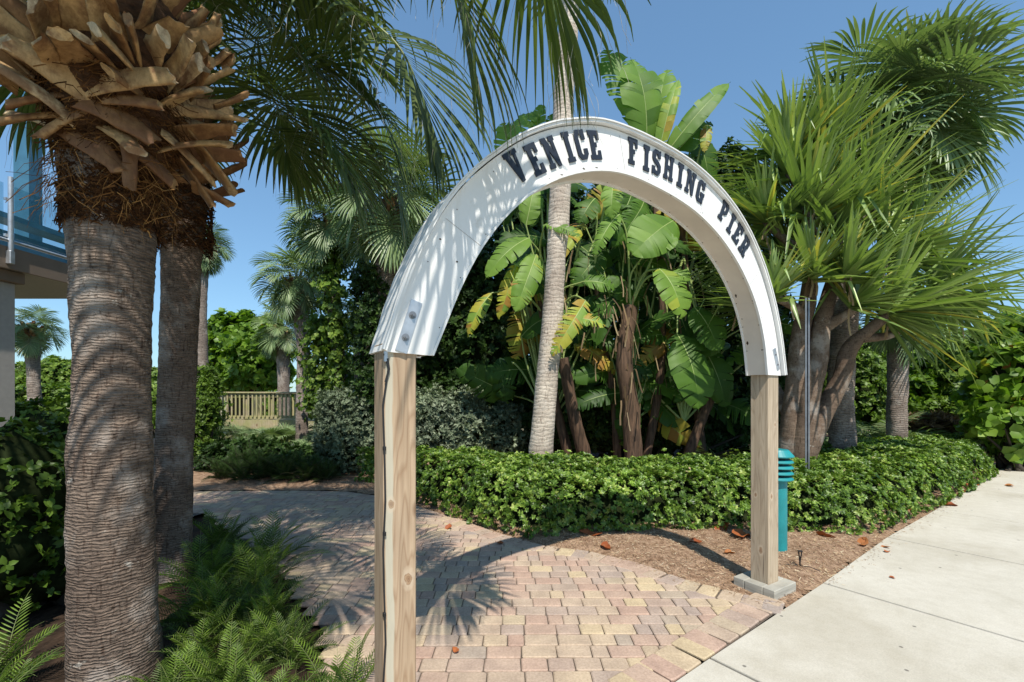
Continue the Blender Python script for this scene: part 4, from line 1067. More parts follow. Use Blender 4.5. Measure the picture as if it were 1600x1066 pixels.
def place_frond(root, k, pos, yaw, s):
    o = link('frond', NEAR_ME[k], root); o.location = Vector([float(v) for v in (np.array(pos) - np.array(root.location))]); o.rotation_euler = (0, 0, yaw); o.scale = (s, s, s); return o
for k in range(26):
    yaw = k * 2.39996 + q1.normal() * .15; i = int((k / 26) ** .9 * 4.4)
    toward = math.cos(yaw - math.atan2(-2.35, 2.1))
    if toward > .55: i = min(i, 1)
    if math.cos(yaw) > .3: i = min(i, 1)
    place_frond(palm1, i, (bx, by, 3.62 + .5 * (1 - k / 26)), yaw, 1.1 * q1.uniform(.9, 1.1))

c0 = np.array([bx, by, 3.75])
def hero(p_h, mid, d, L, seed, nseg=56, spread=2.5, droop=1.0, costa=.36, twist=0, cup=.2, threads=.35, curl=1.0, root=palm1, start=None):
    mb = fan_frond([c0 if start is None else start, mid, p_h], d, L, nseg, 10, spread, costa, droop, cup, seed=seed, r0=.017, threads=threads, twist=twist, curl=curl)
    part('frond', mb, [M['fan'], M['petiole'], M['thread']], root)
hero(A(585, 40, 2.3), np.array([-1.35, 2.3, 3.85]), (.86, -.05, -.42), 1.0, 101, 60, 2.3, 1.25, .45, .5, .15)
hero(A(660, -90, 1.8), np.array([-1.2, 2.0, 4.1]), (.8, -.05, -.55), .86, 102, 54, 2.5, 1.5, .4, .3, .15, .6)
hero(A(800, -125, 1.65), np.array([-1.0, 1.6, 4.15]), (.85, .1, -.45), .80, 103, 54, 2.4, 1.3, .4, -.2, .2, .6)

hero(np.array([-.12, 1.12, 3.95]), np.array([-1.1, 1.75, 4.25]), (.8, -.3, -.3), 1.0, 104, 54, 2.4, .9, .4, .2, .2, .2)  # unseen overhead frond, added to throw shade on pavers and arch
hero(np.array([-1.45, 1.15, 4.1]), np.array([-1.8, 1.8, 4.3]), (.35, -.75, -.15), 1.05, 105, 54, 2.5, .8, .4, .1, .2, .1)  # frond out of frame, added to shade the fern bed
hero(np.array([-.95, 1.0, 4.15]), np.array([-1.5, 1.7, 4.35]), (.6, -.55, -.1), 1.0, 106, 54, 2.5, .8, .4, -.1, .2, .1)  # second unseen frond, added for shade over ferns and path
palm2, P2, R2, C2, q2 = near_palm('second large sabal palm standing just behind the foreground palm trunk', [(268, 925), (270, 800), (273, 700), (277, 600), (281, 500), (284, 400), (288, 340), (291, 250), (296, 130)], 3.9,
    [66, 64, 62, 62, 64, 66, 74, 82, 70], 'trunk_second', 4.3, 9, 0, 1, None)
mb = MB(); fibres(mb, (P2[-1][0] - .04, 3.9), .19, 2.78, 3.35, 2600, .09, 8, .15, .015, .003, .05); part('fibre', mb, M['fibre'], palm2)
for k in range(34):
    u = k / 33; a = k * 2.4; o_ = np.array([math.cos(a), math.sin(a), 0]); mb = MB()
    boot(mb, np.array([P2[-1][0], 3.9, 3.25 + u * .8]) + o_ * .14, o_, .3 + .7 * u, q2.uniform(.28, .42), .09, .04, .016, float(np.clip(.5 + .2 * q2.normal(), 0, .9)), seed=k)
    part('leaf_base', mb, M['boot'], palm2)
for k in range(17):
    yaw = k * 2.39996 + q2.normal() * .15; i = int((k / 17) ** .9 * 4.2)
    place_frond(palm2, i, (P2[-1][0], 3.9, 4.05 + .45 * (1 - k / 17)), yaw, 1.05 * q2.uniform(.9, 1.1))
c2 = np.array([P2[-1][0], 3.9, 4.1])
for hx, hy, hY, mid, d, L_, sd_ in ((452, 168, 3.6, (-2.3, 3.75, 4.25), (.9, -.1, -.15), 1.05, 110), (505, 215, 3.9, (-2.4, 3.9, 4.1), (.9, .0, -.45), 1.0, 111), (425, 200, 3.7, (-2.4, 3.8, 4.1), (.75, -.2, -.45), .8, 112),
                                (400, 60, 3.7, (-2.5, 3.8, 4.5), (.8, -.2, .1), 1.0, 113), (560, 150, 4.1, (-2.2, 3.9, 4.5), (.9, 0, -.3), 1.05, 114), (600, 260, 4.3, (-2.0, 4.0, 4.2), (.7, .1, -.6), .9, 115)):
    hero(A(hx, hy, hY), np.array(mid), d, L_, sd_, 52, 2.4, .9, .4, .25, .2, .2, root=palm2, start=c2)

# slender pale palm behind the hedge
cp_px = [(842, 735), (845, 705), (854, 600), (863, 500), (869, 400), (873, 340), (881, 150), (887, 50), (892, -70), (896, -190)]
far_palm('tall slender palm with smooth pale ringed trunk rising behind the arch', [A(x, y, 6.9) for x, y in cp_px], [.20, .19, .165, .155, .145, .155, .15, .145, .14, .14], None, 1.25, 41, 'trunk_pale', 22, 4, None, 5, name='slender_palm')

# palms behind, left to right
GP = 'sabal palms behind the path'
far_palm('short sabal palm with a ragged collar under the raised deck', [A(55, 640, 10), A(52, 580, 10), A(50, 515, 10)], [.12, .11, .16], None, .48, 50, nfr=24, group=GP)
far_palm('slim sabal palm seen just right of the second foreground trunk', [A(320, 690, 13), A(316, 560, 13), A(314, 470, 13), A(318, 385, 13)], [.17, .15, .15, .17], None, .60, 51, nfr=28, group=GP)
far_palm('sabal palm with its trunk in front of the wooden railing, left of the vines', [A(472, 703, 12.2), A(472, 620, 12.2), A(473, 540, 12.2), A(468, 470, 12.2), A(462, 440, 12.2)], [.17, .15, .15, .24, .24], None, .86, 52, nfr=34, group=GP)
far_palm('small sabal palm with round crown just behind the wooden railing', [A(443, 690, 15.5), A(443, 600, 15.5), A(440, 520, 15.5)], [.2, .19, .24], None, .78, 53, nfr=26, group=GP)
pc_, PPc, _r = far_palm('tall vine covered sabal palm left of the arch', [A(538, 700, 10.5), A(534, 600, 10.5), A(528, 540, 10.5), A(517, 440, 10.5), A(515, 350, 10.5)], [.16, .15, .14, .15, .2], None, .88, 54, nfr=36, group=GP, skirt=14)
pd_, PPd, _r = far_palm('broad sabal palm crowned right behind the left shoulder of the arch', [A(612, 690, 8.8), A(606, 560, 8.8), A(602, 440, 8.8), A(608, 320, 8.8)], [.2, .2, .2, .24], None, 1.1, 55, nfr=32, group=GP, skirt=6)
far_palm('dim sabal palm half hidden behind the vine covered palm', [A(565, 690, 11.5), A(562, 560, 11.5), A(560, 500, 11.5)], [.16, .15, .2], None, .6, 56, nfr=24, group=GP)
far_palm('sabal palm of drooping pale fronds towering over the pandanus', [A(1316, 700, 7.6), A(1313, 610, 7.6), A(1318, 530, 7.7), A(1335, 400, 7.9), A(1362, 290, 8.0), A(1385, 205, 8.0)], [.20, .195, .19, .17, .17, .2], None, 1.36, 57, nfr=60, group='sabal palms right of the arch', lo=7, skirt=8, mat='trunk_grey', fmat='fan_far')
far_palm('short sabal palm with straight dark trunk beside the seagrape', [A(1401, 700, 9.2), A(1402, 620, 9.2), A(1404, 535, 9.2), A(1410, 480, 9.2)], [.18, .175, .18, .24], None, .9, 58, nfr=16, group='sabal palms right of the arch', boots=14, skirt=6)
far_palm('little sabal palm crown showing between the bushes at far right', [A(1520, 690, 13), A(1520, 600, 13), A(1522, 560, 13)], [.16, .15, .18], None, .8, 59, nfr=24, group='sabal palms right of the arch')

# leaf templates
TL = {'hedge': whorl_tpl(7, .07, .04, .5, .25, .2, 2, 4), 'mid': whorl_tpl(6, .11, .06, .45, .2, .2, 2, 5), 'small': whorl_tpl(8, .065, .026, .7, .2, .1, 2, 6),
      'round': whorl_tpl(4, .20, .19, .5, .15, .12, 3, 7, .85), 'round_s': whorl_tpl(5, .15, .14, .5, .15, .12, 3, 8, .85), 'vine': whorl_tpl(5, .10, .08, .3, .15, .3, 2, 9)}
def vines(label, pts, r, n, seed, cat='vine', mat='midleaf', z0=0, tpl='vine', size=1.0):
    root = thing('vine', label, cat, (pts[0][0], pts[0][1], 0)); q = np.random.RandomState(seed); P, rr = resample(pts, r, 60)
    k = q.randint(0, 60, n); d = nrm(q.normal(size=(n, 3)) * np.array([1, 1, .35])); cl = 1 + .5 * np.sin(k * .9 + d[:, 0] * 2)
    p = P[k] + d * (rr[k] * cl * q.uniform(.6, 1.15, n))[:, None]
    mb = MB(); scatter(mb, TL[tpl], p, d + q.normal(size=d.shape) * .4 + np.array([0, 0, .2]), size * q.uniform(.7, 1.2, n), q.uniform(.2, .8, n)); part('leaves', mb, M[mat], root)
    mb = MB()
    for s in range(4): tube(mb, P + np.stack([np.cos(np.arange(60) * .25 + s * 1.6), np.sin(np.arange(60) * .25 + s * 1.6), np.zeros(60)], 1) * (rr * .7)[:, None], .012, 4)
    part('stems', mb, M['twig'], root); return root
vines('leafy green vine climbing the tall palm left of the arch', [A(538, 640, 10.4), A(528, 540, 10.4), A(517, 440, 10.4), A(512, 385, 10.4)], [.22, .18, .28, .30], 1300, 1)
vines('dark dense vine wrapping the palm trunk behind the left arch shoulder', [A(600, 640, 8.8), A(588, 560, 8.8), A(585, 480, 8.8), A(580, 420, 8.8)], [.36, .36, .34, .24], 2000, 2, mat='darkleaf', tpl='hedge', size=1.3)
vines('light green vine on the slim left palm', [A(322, 705, 11), A(320, 640, 11), A(318, 575, 11)], [.32, .36, .22], 900, 3, tpl='hedge', size=1.0)
vines('vine tangle low between the railing palm and the tall palm', [A(500, 640, 11.5), A(505, 560, 11.5), A(500, 500, 11.5)], [.4, .5, .3], 1200, 4)

# trees and bushes
def B(x, y, Y, rx, ry, rz): p = A(x, y, Y); return (p[0], p[1], p[2], rx, ry, rz)
DT = 'dark trees behind the garden'
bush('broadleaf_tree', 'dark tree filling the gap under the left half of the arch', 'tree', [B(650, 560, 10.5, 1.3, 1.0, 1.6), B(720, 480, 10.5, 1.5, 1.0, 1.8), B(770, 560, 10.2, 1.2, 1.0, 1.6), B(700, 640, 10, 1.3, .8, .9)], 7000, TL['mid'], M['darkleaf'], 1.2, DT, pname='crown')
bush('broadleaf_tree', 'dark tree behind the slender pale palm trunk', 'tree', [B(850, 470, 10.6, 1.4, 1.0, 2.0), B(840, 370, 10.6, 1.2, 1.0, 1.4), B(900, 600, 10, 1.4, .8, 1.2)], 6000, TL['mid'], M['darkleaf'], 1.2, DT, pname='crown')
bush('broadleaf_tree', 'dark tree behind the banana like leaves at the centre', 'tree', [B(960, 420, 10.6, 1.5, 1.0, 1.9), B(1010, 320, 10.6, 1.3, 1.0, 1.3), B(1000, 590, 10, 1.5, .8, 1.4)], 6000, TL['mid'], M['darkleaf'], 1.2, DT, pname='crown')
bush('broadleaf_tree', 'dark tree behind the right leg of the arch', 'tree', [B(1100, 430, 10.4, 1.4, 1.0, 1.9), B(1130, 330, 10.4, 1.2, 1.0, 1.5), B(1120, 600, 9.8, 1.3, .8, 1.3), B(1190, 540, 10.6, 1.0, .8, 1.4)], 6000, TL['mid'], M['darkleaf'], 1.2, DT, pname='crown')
SG = 'silver hedge bushes'
bush('silver_bush', 'silver grey clipped bush left of the left arch post', 'bush', [B(535, 690, 8.6, .55, .5, .85), B(560, 668, 8.8, .5, .5, .85), B(525, 650, 9.2, .45, .4, .5)], 3600, TL['small'], M['silver'], 1.15, SG)
bush('silver_bush', 'silver grey bush between the left post and the slender palm', 'bush', [B(625, 668, 8.8, .6, .5, .85), B(680, 668, 8.8, .6, .5, .8), B(730, 672, 8.8, .5, .5, .75), B(790, 680, 9.0, .45, .4, .7)], 6500, TL['small'], M['silver'], 1.15, SG, rmean=.6)
bush('seagrape_bush', 'rounded seagrape bush beyond the wooden railing', 'bush', [B(375, 545, 17.5, 1.35, 1.1, 1.3), B(405, 575, 17, 1.2, 1, 1.3), B(352, 585, 17.2, .9, .9, 1.1), B(418, 530, 17.8, .7, .7, .9), B(345, 530, 17.6, .55, .6, .7)], 3600, TL['round'], M['grape'], 1.1)
bush('leafy_bush', 'mid green bush among the palms left of the arch', 'bush', [B(505, 620, 14, .7, .8, .9), B(548, 610, 13.5, .8, .8, 1.2), B(560, 650, 12, .8, .6, .7)], 2600, TL['mid'], M['midleaf'], 1.1)
bush('leafy_bush', 'slender light green shrub beside the left trunks', 'bush', [B(325, 640, 10.2, .22, .25, .55), B(315, 690, 10.2, .25, .25, .6), B(328, 600, 10.4, .18, .2, .35)], 1500, TL['hedge'], M['midleaf'], 1.0)
GB = 'green bushes at the far right'
bush('leafy_bush', 'green bush behind the short straight palm trunk', 'bush', [B(1440, 580, 13.5, 1.0, .9, 1.2), B(1475, 600, 13, 1.2, .9, 1.4), B(1420, 640, 12.5, 1.0, .8, .9)], 4200, TL['round_s'], M['grape'], .85, GB, rmean=.4)
bush('leafy_bush', 'dim green bush filling the gap between the trunks right of the arch', 'bush', [B(1250, 600, 12, 1.1, .8, 1.4), B(1290, 560, 12.5, .9, .8, 1.5), B(1340, 620, 12, .9, .8, 1.2), B(1345, 570, 13, .8, .7, 1.1)], 4200, TL['mid'], M['midleaf'], 1.1, GB)
bush('leafy_bush', 'dense green bush behind the seagrape at the right edge', 'bush', [B(1530, 590, 12, 1.0, .9, 1.3), B(1590, 560, 12, 1.0, .9, 1.4), B(1540, 650, 11, 1.0, .8, .9), B(1480, 660, 11.2, .8, .6, .6)], 4200, TL['mid'], M['midleaf'], 1.15, GB)
bush('seagrape_bush', 'big leaved seagrape leaning over the far end of the sidewalk', 'bush', [B(1575, 590, 8.9, .6, .6, .75), B(1600, 540, 9.0, .6, .6, .7), B(1560, 650, 8.8, .55, .5, .55), B(1610, 640, 8.8, .6, .5, .7), B(1590, 700, 8.9, .45, .3, .3), B(1540, 620, 9.2, .4, .4, .5), B(1660, 560, 8.8, .7, .6, .9)], 900, TL['round'], M['grape'], .95, core=.5)
fb = []
for k in range(26): fb.append((-13 + k * 2.0, 24 + rs.uniform(-2, 3), .9, 1.9, 1.5, rs.uniform(1.0, 1.9)))
dv = bush('dune_shrubs', 'far low green dune shrubs beyond the garden', 'shrubs', [b for b in fb if True], 9000, TL['mid'], M['midleaf'], 2.0, stems=False)
for ch in [dv] + list(dv.children): pass

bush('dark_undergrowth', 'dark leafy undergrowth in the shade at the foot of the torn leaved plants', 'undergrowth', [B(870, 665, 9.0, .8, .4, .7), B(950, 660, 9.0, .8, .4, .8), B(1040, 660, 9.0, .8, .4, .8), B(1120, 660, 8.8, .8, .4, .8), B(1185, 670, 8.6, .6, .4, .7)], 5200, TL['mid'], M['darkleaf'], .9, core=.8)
bush('leafy_bush', 'low green bushes beyond the column under the deck', 'bush', [B(30, 600, 14, 1.1, .8, .6), B(90, 590, 14.5, 1.1, .8, .7), B(-40, 600, 13, 1.2, .8, .8), B(60, 620, 12, 1.0, .6, .4)], 3000, TL['mid'], M['midleaf'], 1.1)
bush('leafy_bush', 'bush glimpsed between the two foreground trunks', 'bush', [B(245, 640, 13, .7, .6, .7), B(240, 600, 15, .8, .6, .6)], 1200, TL['mid'], M['midleaf'], 1.1, core=0)
# palmettos and spiky tufts
def palmetto(label, p, s, n, seed, group=None, mat='fan_far', name='saw_palmetto', lo=0):
    r = np.random.RandomState(seed); root = thing(name, label, 'palmetto', p, group); cf = MB()
    for k in range(n):
        i = lo + r.randint(0, 5); Mx = Matrix.Translation(Vector([float(v) for v in p]) + Vector((r.normal() * .12 * s, r.normal() * .12 * s, .02))) @ Matrix.Rotation(k * 2.4, 4, 'Z') @ Matrix.Scale(s * r.uniform(.7, 1.1), 4)
        cf.merge(FAR[i], Mx, radd=r.uniform(-.1, .3))
    part('fronds', cf, [M[mat], M['petiole'], M['thread']], root); return root
GPm = 'saw palmettos'
def fl(x, Y): return np.array([(x - CX) / F * Y, Y, 0])
palmetto('pale palmetto in front of the left half of the railing', fl(385, 12.8), .75, 14, 1, GPm); palmetto('pale palmetto in front of the middle of the railing', fl(412, 12.3), .7, 14, 2, GPm)
palmetto('palmetto at the foot of the palm before the railing', fl(455, 12.7), .65, 12, 3, GPm); palmetto('palmetto just right of that railing palm', fl(500, 11.8), .75, 14, 4, GPm)
palmetto('palmetto under the vine covered palm', fl(555, 10.8), .9, 14, 5, GPm)
palmetto('grey green palmetto between the two right palm trunks', fl(1362, 10.5), 1.15, 22, 6, GPm); palmetto('low palmetto right of the pandanus trunks', fl(1285, 9.5), .85, 14, 7, GPm)
palmetto('palmetto at the left edge under the deck', fl(30, 9.2), .8, 14, 8, GPm); palmetto('palmetto beside the big foreground trunk under the deck', fl(95, 9.6), .9, 16, 9, GPm); palmetto('tall palmetto behind the ragged short palm', fl(85, 12), 1.3, 18, 10, GPm)
palmetto('dim fan leaf palmetto in the shade beneath the big torn leaves', fl(1130, 8.4), .8, 14, 11, GPm); palmetto('dim palmetto left of the right arch post', fl(1165, 9.0), .9, 14, 12, GPm)

# grass tufts
def tuft_stuff(label, boxes, n, h, seed):
    q = np.random.RandomState(seed); mb = MB(); V, Fq = leaf_tpl(1, .05, .2, .5, 4)
    V2 = V @ np.array(Matrix.Rotation(-1.2, 3, 'Y')).T
    P = []
    for (x0, x1, y0, y1) in boxes:
        for _ in range(n): P.append((q.uniform(x0, x1), q.uniform(y0, y1), -.03))
    P = np.array(P); scatter(mb, (V2, Fq), P, np.array([[0, 0, 1.]]) + q.normal(size=P.shape) * .25, q.uniform(.5, 1.2, len(P)) * h, q.uniform(0, 1, len(P)))
    o = mb.obj('grass', M['grass']); o['kind'] = 'stuff'; o['label'] = label; return o
tuft_stuff('pale grass and weeds on the ground far behind the path', [(-7.5, -3, 10, 13.5), (-13, -8, 8, 16), (6.2, 11, 10, 13), (-4, -2.4, 9.3, 12)], 2600, .35, 3)
bush('straw_heap', 'heap of dry straw coloured fronds behind the far end of the hedge', 'dry fronds', [B(1455, 668, 10.6, .75, .4, .22), B(1420, 680, 10.8, .5, .4, .2)], 900, TL['small'], M['dead'], 3.0, core=0, stems=False)

# ------------------------------------------------------------------ pandanus
pb0 = A(1242, 700, 6.5); pb0[2] = 0
pan = thing('pandanus', 'many headed pandanus with sword leaves just right of the arch', 'pandanus tree', pb0)
YP = 6.5
def limb(px, w, dy=None):
    dy = dy or [0] * len(px)
    P, rr = resample([A(x, y, YP + d) for (x, y), d in zip(px, dy)], [q / 2 / F * YP for q in w], 26)
    mb = MB(); tube(mb, P, rr * .80, 18, jitter=trunk_jit(26, 18, .14, .08, px[0][0])); part('trunk', mb, M['pandtrunk'], pan)
limb([(1238, 735), (1240, 660), (1245, 590), (1252, 520), (1262, 465), (1268, 400), (1262, 330)], [58, 44, 38, 34, 28, 24, 16])
limb([(1250, 735), (1262, 640), (1277, 570), (1283, 510), (1300, 440), (1312, 360)], [48, 36, 34, 32, 22, 16], [-.1, -.15, -.15, -.1, 0, .1])
limb([(1245, 728), (1285, 650), (1315, 590), (1328, 545), (1362, 512), (1395, 488)], [50, 34, 30, 28, 20, 16], [0, -.05, -.1, -.15, -.3, -.4])
limb([(1284, 515), (1320, 492), (1352, 470), (1372, 440), (1385, 400)], [22, 18, 17, 15, 13], [-.1, -.2, -.2, -.1, 0])
limb([(1262, 500), (1242, 480), (1222, 470), (1208, 462)], [18, 16, 14, 13], [0, -.25, -.4, -.5])
limb([(1270, 420), (1245, 390), (1215, 365), (1195, 345)], [20, 16, 14, 12], [0, 0, .1, .1])
limb([(1300, 440), (1322, 432), (1326, 420)], [16, 14, 12], [0, -.5, -.6])
limb([(1300, 430), (1340, 350), (1360, 300)], [18, 15, 12], [0, .3, .4])
limb([(1345, 530), (1400, 520), (1440, 480), (1460, 455)], [16, 14, 13, 12], [-.25, 0, .2, .2])
limb([(1236, 650), (1205, 600), (1180, 540), (1165, 480)], [30, 26, 22, 16], [.1, .4, .6, .7])
def rosette(c, axis, L, n, seed, w=.088, rm=.45):
    n = int(n * 1.35); L *= .95
    q = np.random.RandomState(seed); mb = MB(); ax = nrm(axis); u = nrm(np.cross(ax, [.3, 1, .2])); v_ = np.cross(ax, u)
    for k in range(n):
        f = k / n; el = 1.45 - 1.30 * f ** .95; a = k * 2.13 + q.normal() * .1
        d = nrm(ax * math.sin(el) + (u * math.cos(a) + v_ * math.sin(a)) * math.cos(el)); ll = L * q.uniform(.75, 1.05) * (.65 + .35 * min(1, f * 3)); N_ = 7
        pts = [c - ax * (.16 * f) + d * .02]; cur = d; st = ll / N_; br = q.rand() < .08; bk = q.randint(3, 6)
        for s in range(N_):
            h = math.hypot(cur[0], cur[1]); cur = nrm(cur - np.array([0, 0, 1.]) * (.008 + .085 * ((s + 1) / N_) ** 2.5 * h * q.uniform(.2, 1.5)) + q.normal(size=3) * .01)
            if br and s == bk: cur = nrm(cur * .5 - np.array([0, 0, .9]))
            pts.append(pts[-1] + cur * st)
        pts = np.array(pts); t = nrm(np.gradient(pts, axis=0)); sd = nrm(np.cross(np.array([0, 0, 1.]) + ax * .3, t) + q.normal(size=3) * .08); nv = np.cross(t, sd)
        U = np.linspace(0, 1, N_ + 1); ww = w * q.uniform(.8, 1.1) * .5 * np.clip((1.0 - U) / .75, .03, 1) ** .75
        V = np.stack([pts - sd * ww[:, None] + nv * (ww * .55)[:, None], pts, pts + sd * ww[:, None] + nv * (ww * .55)[:, None]], 1)
        b = np.arange(N_)[:, None] * 3
        rv = float(np.clip(rm + q.normal() * .16 - .12 * (f - .3), 0, .9)); 
        if q.rand() < .05: rv = .95
        mb.add(V.reshape(-1, 3), np.concatenate([b + np.array([[0, 3, 4, 1]]), b + np.array([[1, 4, 5, 2]])]), 0, rv)
    return part('leaf_rosette', mb, M['pand'], pan)
HS = [((1300, 205), .5, (.1, .1, 1), 1.35, 50), ((1235, 225), .4, (-.3, .1, 1), 1.3, 50), ((1208, 455), -.5, (-.1, -.35, 1), .85, 46), ((1262, 330), 0, (-.25, -.2, 1), 1.5, 70), ((1312, 360), .1, (.15, -.3, 1), 1.55, 74), ((1195, 345), .1, (-.7, -.2, .8), 1.3, 60), ((1326, 425), -.6, (.15, -.35, 1), 1.05, 52),
      ((1360, 300), .4, (.3, .1, 1), 1.45, 66), ((1385, 400), .0, (.75, -.3, .7), 1.55, 70), ((1397, 488), -.4, (1, -.35, .35), 1.45, 64), ((1462, 452), .2, (1, .1, .35), 1.5, 70), ((1165, 480), .7, (-.7, 0, .6), 1.2, 50),
      ((1228, 400), .5, (-.5, .3, .8), 1.3, 50), ((1290, 250), .4, (0, .1, 1), 1.4, 60), ((1230, 270), .2, (-.45, -.1, 1), 1.4, 60), ((1420, 400), .5, (.8, .2, .5), 1.4, 60), ((1500, 470), .4, (1, .2, .2), 1.2, 50), ((1268, 425), -.35, (-.1, -.4, 1), 1.1, 44), ((1345, 470), -.5, (.5, -.5, .7), 1.0, 40), ((1150, 400), .5, (-.7, .1, .7), 1.1, 46)]
for k, ((x, y), dy, ax, L, n) in enumerate(HS): rosette(A(x, y, YP + dy), ax, L, n, 60 + k, rm=.40 + .22 * ((k * 7) % 5) / 5)
limb([(1262, 340), (1250, 300), (1230, 272)], [14, 12, 10], [0, .1, .2]); limb([(1312, 370), (1300, 300), (1290, 252)], [14, 12, 10], [.1, .3, .4]); limb([(1385, 410), (1405, 405), (1420, 400)], [13, 12, 10], [0, .3, .5]); limb([(1460, 458), (1482, 466), (1500, 470)], [12, 11, 10], [.2, .3, .4])
mb = MB()
for k in range(60):
    h = HS[rs.randint(len(HS))]; c = A(h[0][0], h[0][1], YP + h[1]); pts = [c + rs.normal(size=3) * .05]
    d = nrm(rs.normal(size=3) * .5 + np.array([0, 0, -1]))
    for s in range(5): d = nrm(d + np.array([0, 0, -.3]) + rs.normal(size=3) * .15); pts.append(pts[-1] + d * rs.uniform(.05, .13))
    pts = np.array(pts); v = np.stack([pts - np.array([.018, 0, 0]), pts + np.array([.018, 0.01, 0])], 1); b = np.arange(5)[:, None] * 2
    mb.add(v.reshape(-1, 3), b + np.array([[0, 2, 3, 1]]), 0, rs.rand())
part('dead_leaves', mb, M['dead'], pan)

# ------------------------------------------------------------------ bird of paradise
def paddle(base, tip, W, face, seed, droop=.25, rv=.5, tears=.5, stalk=None, lat=.35, root=None):
    """big torn paddle leaf from base to tip; face = rough direction the upper side looks"""
    q = np.random.RandomState(seed); mb = MB(); base = np.asarray(base, float); tip = np.asarray(tip, float)
    L = np.linalg.norm(tip - base); d = (tip - base) / L; n0 = nrm(np.asarray(face, float) - d * np.dot(face, d)); sd = np.cross(n0, d)
    K = 13; U = np.linspace(0, 1, K * 2 + 1)
    bow = droop * L * 4 * U * (1 - U) * .5
    C = base + d * (U * L)[:, None] + n0 * bow[:, None]
    tn = nrm(np.gradient(C, axis=0)); nn = nrm(np.cross(tn, sd))
    nn = np.where((nn @ n0)[:, None] < 0, -nn, nn)
    hw = W * .43 * np.clip(np.sin(np.clip(.05 + U * 1.0, 0, 1) ** .8 * math.pi), 0, 1) ** .55
    for sg in (-1, 1):
        k = 0; prevend = None
        while k < 2 * K:
            ln = 1 if q.rand() < tears else q.randint(2, 6); e = min(2 * K, k + ln)
            dr = lat * q.uniform(.1, 1.2); sl = q.uniform(-.02, .05) * (1 if tears > .3 else .3); shr = q.uniform(.82, 1.0) if q.rand() < tears else 1.0
            rr_ = float(np.clip(rv + q.normal() * .06, 0, 1)); idx = np.arange(k, e + 1); NS = 5; V = []
            for s in range(NS + 1):
                u = s / NS; x = hw[idx] * u * shr
                adv = .35 * hw[idx] * u + sl * u
                gp = np.zeros(len(idx)); 
                if s > 1 and tears > .15: gp[0] = .007 * u * L * q.uniform(.3, 1.6); gp[-1] = -.007 * u * L * q.uniform(.3, 1.6)
                V.append(C[idx] + sd * (sg * x * math.cos(dr * u))[:, None] + nn[idx] * (.10 * x - x * math.sin(dr * u) * u * .8)[:, None] + tn[idx] * (adv + gp)[:, None] + nn[idx] * (.006 * np.sin(idx * 2.3 + s))[:, None] * u)
            V = np.array(V); m = len(idx); i = np.arange(NS)[:, None] * m; j = np.arange(m - 1)[None]
            mb.add(V.reshape(-1, 3), np.stack([i + j, i + j + 1, i + m + j + 1, i + m + j], -1).reshape(-1, 4)[:, ::sg], 0, rr_)
            if rv > .82 and q.rand() < .5: pass
            k = e
    tube(mb, C - nn * .004, np.linspace(.011, .002, len(C)), 6, 1)
    if stalk is not None:
        st = np.asarray(stalk, float); md = st * .45 + base * .55 + np.array([0, 0, .12 * np.linalg.norm(base - st)]) - d * .12
        P, rr2 = resample([st, md, base], [.022, .018, .012], 14); tube(mb, P, rr2, 7, 1)
    return part('leaf', mb, [M['strel'], M['rib']], root)
def clump(label, p, trunks, seed):
    root = thing('bird_of_paradise', label, 'bird of paradise plant', p, 'giant bird of paradise plants behind the hedge')
    for (pts, r0, r1) in trunks:
        P, rr = resample(pts, np.linspace(r0, r1, len(pts)), 22); mb = MB(); tube(mb, P, rr, 14, jitter=trunk_jit(22, 14, .14, .1, seed)); part('trunk', mb, M['sheath'], root)
    return root
k1 = clump('torn leaved bird of paradise left of and behind the slender pale trunk', fl(905, 7.8), [([A(915, 720, 7.8), A(895, 640, 7.7), A(880, 560, 7.6)], .12, .09), ([A(890, 720, 8.0), A(862, 600, 7.9), A(845, 470, 7.7)], .09, .06)], 1)
k2 = clump('bird of paradise with rusty fibrous stems at the centre under the arch', fl(990, 7.4), [([A(990, 720, 7.4), A(985, 640, 7.4), A(975, 560, 7.4), A(985, 480, 7.5)], .15, .12), ([A(965, 720, 7.8), A(958, 620, 7.9), A(940, 520, 8.0), A(930, 430, 8.0)], .07, .04), ([A(1010, 715, 7.9), A(1030, 600, 7.9), A(1035, 480, 7.9), A(1025, 330, 7.9), A(1015, 225, 7.9)], .075, .05)], 2)
k3 = clump('bird of paradise leaning towards the right arch post', fl(1075, 7.8), [([A(1072, 720, 7.8), A(1095, 660, 7.8), A(1115, 610, 7.8)], .09, .08), ([A(1100, 720, 8.0), A(1085, 600, 8.0), A(1075, 470, 8.0), A(1065, 330, 8.0)], .07, .05)], 3)
CAMF = np.array([0, -1, .45]); 
def leafpx(root, b, t, w, Yb, Yt, stalk, seed, rv=.55, face=(0, -1, .5), droop=.2, tears=.35, lat=.35):
    base = A(b[0], b[1], Yb); tip = A(t[0], t[1], Yt)
    paddle(base, tip, w / F * (Yb + Yt) / 2, face, seed, droop, rv, tears, A(stalk[0], stalk[1], stalk[2]), lat, root)
S1 = (858, 500, 7.7); S2 = (985, 480, 7.5); S2b = (925, 440, 7.8); S3 = (1068, 400, 8.0); ST = (1018, 260, 7.8)
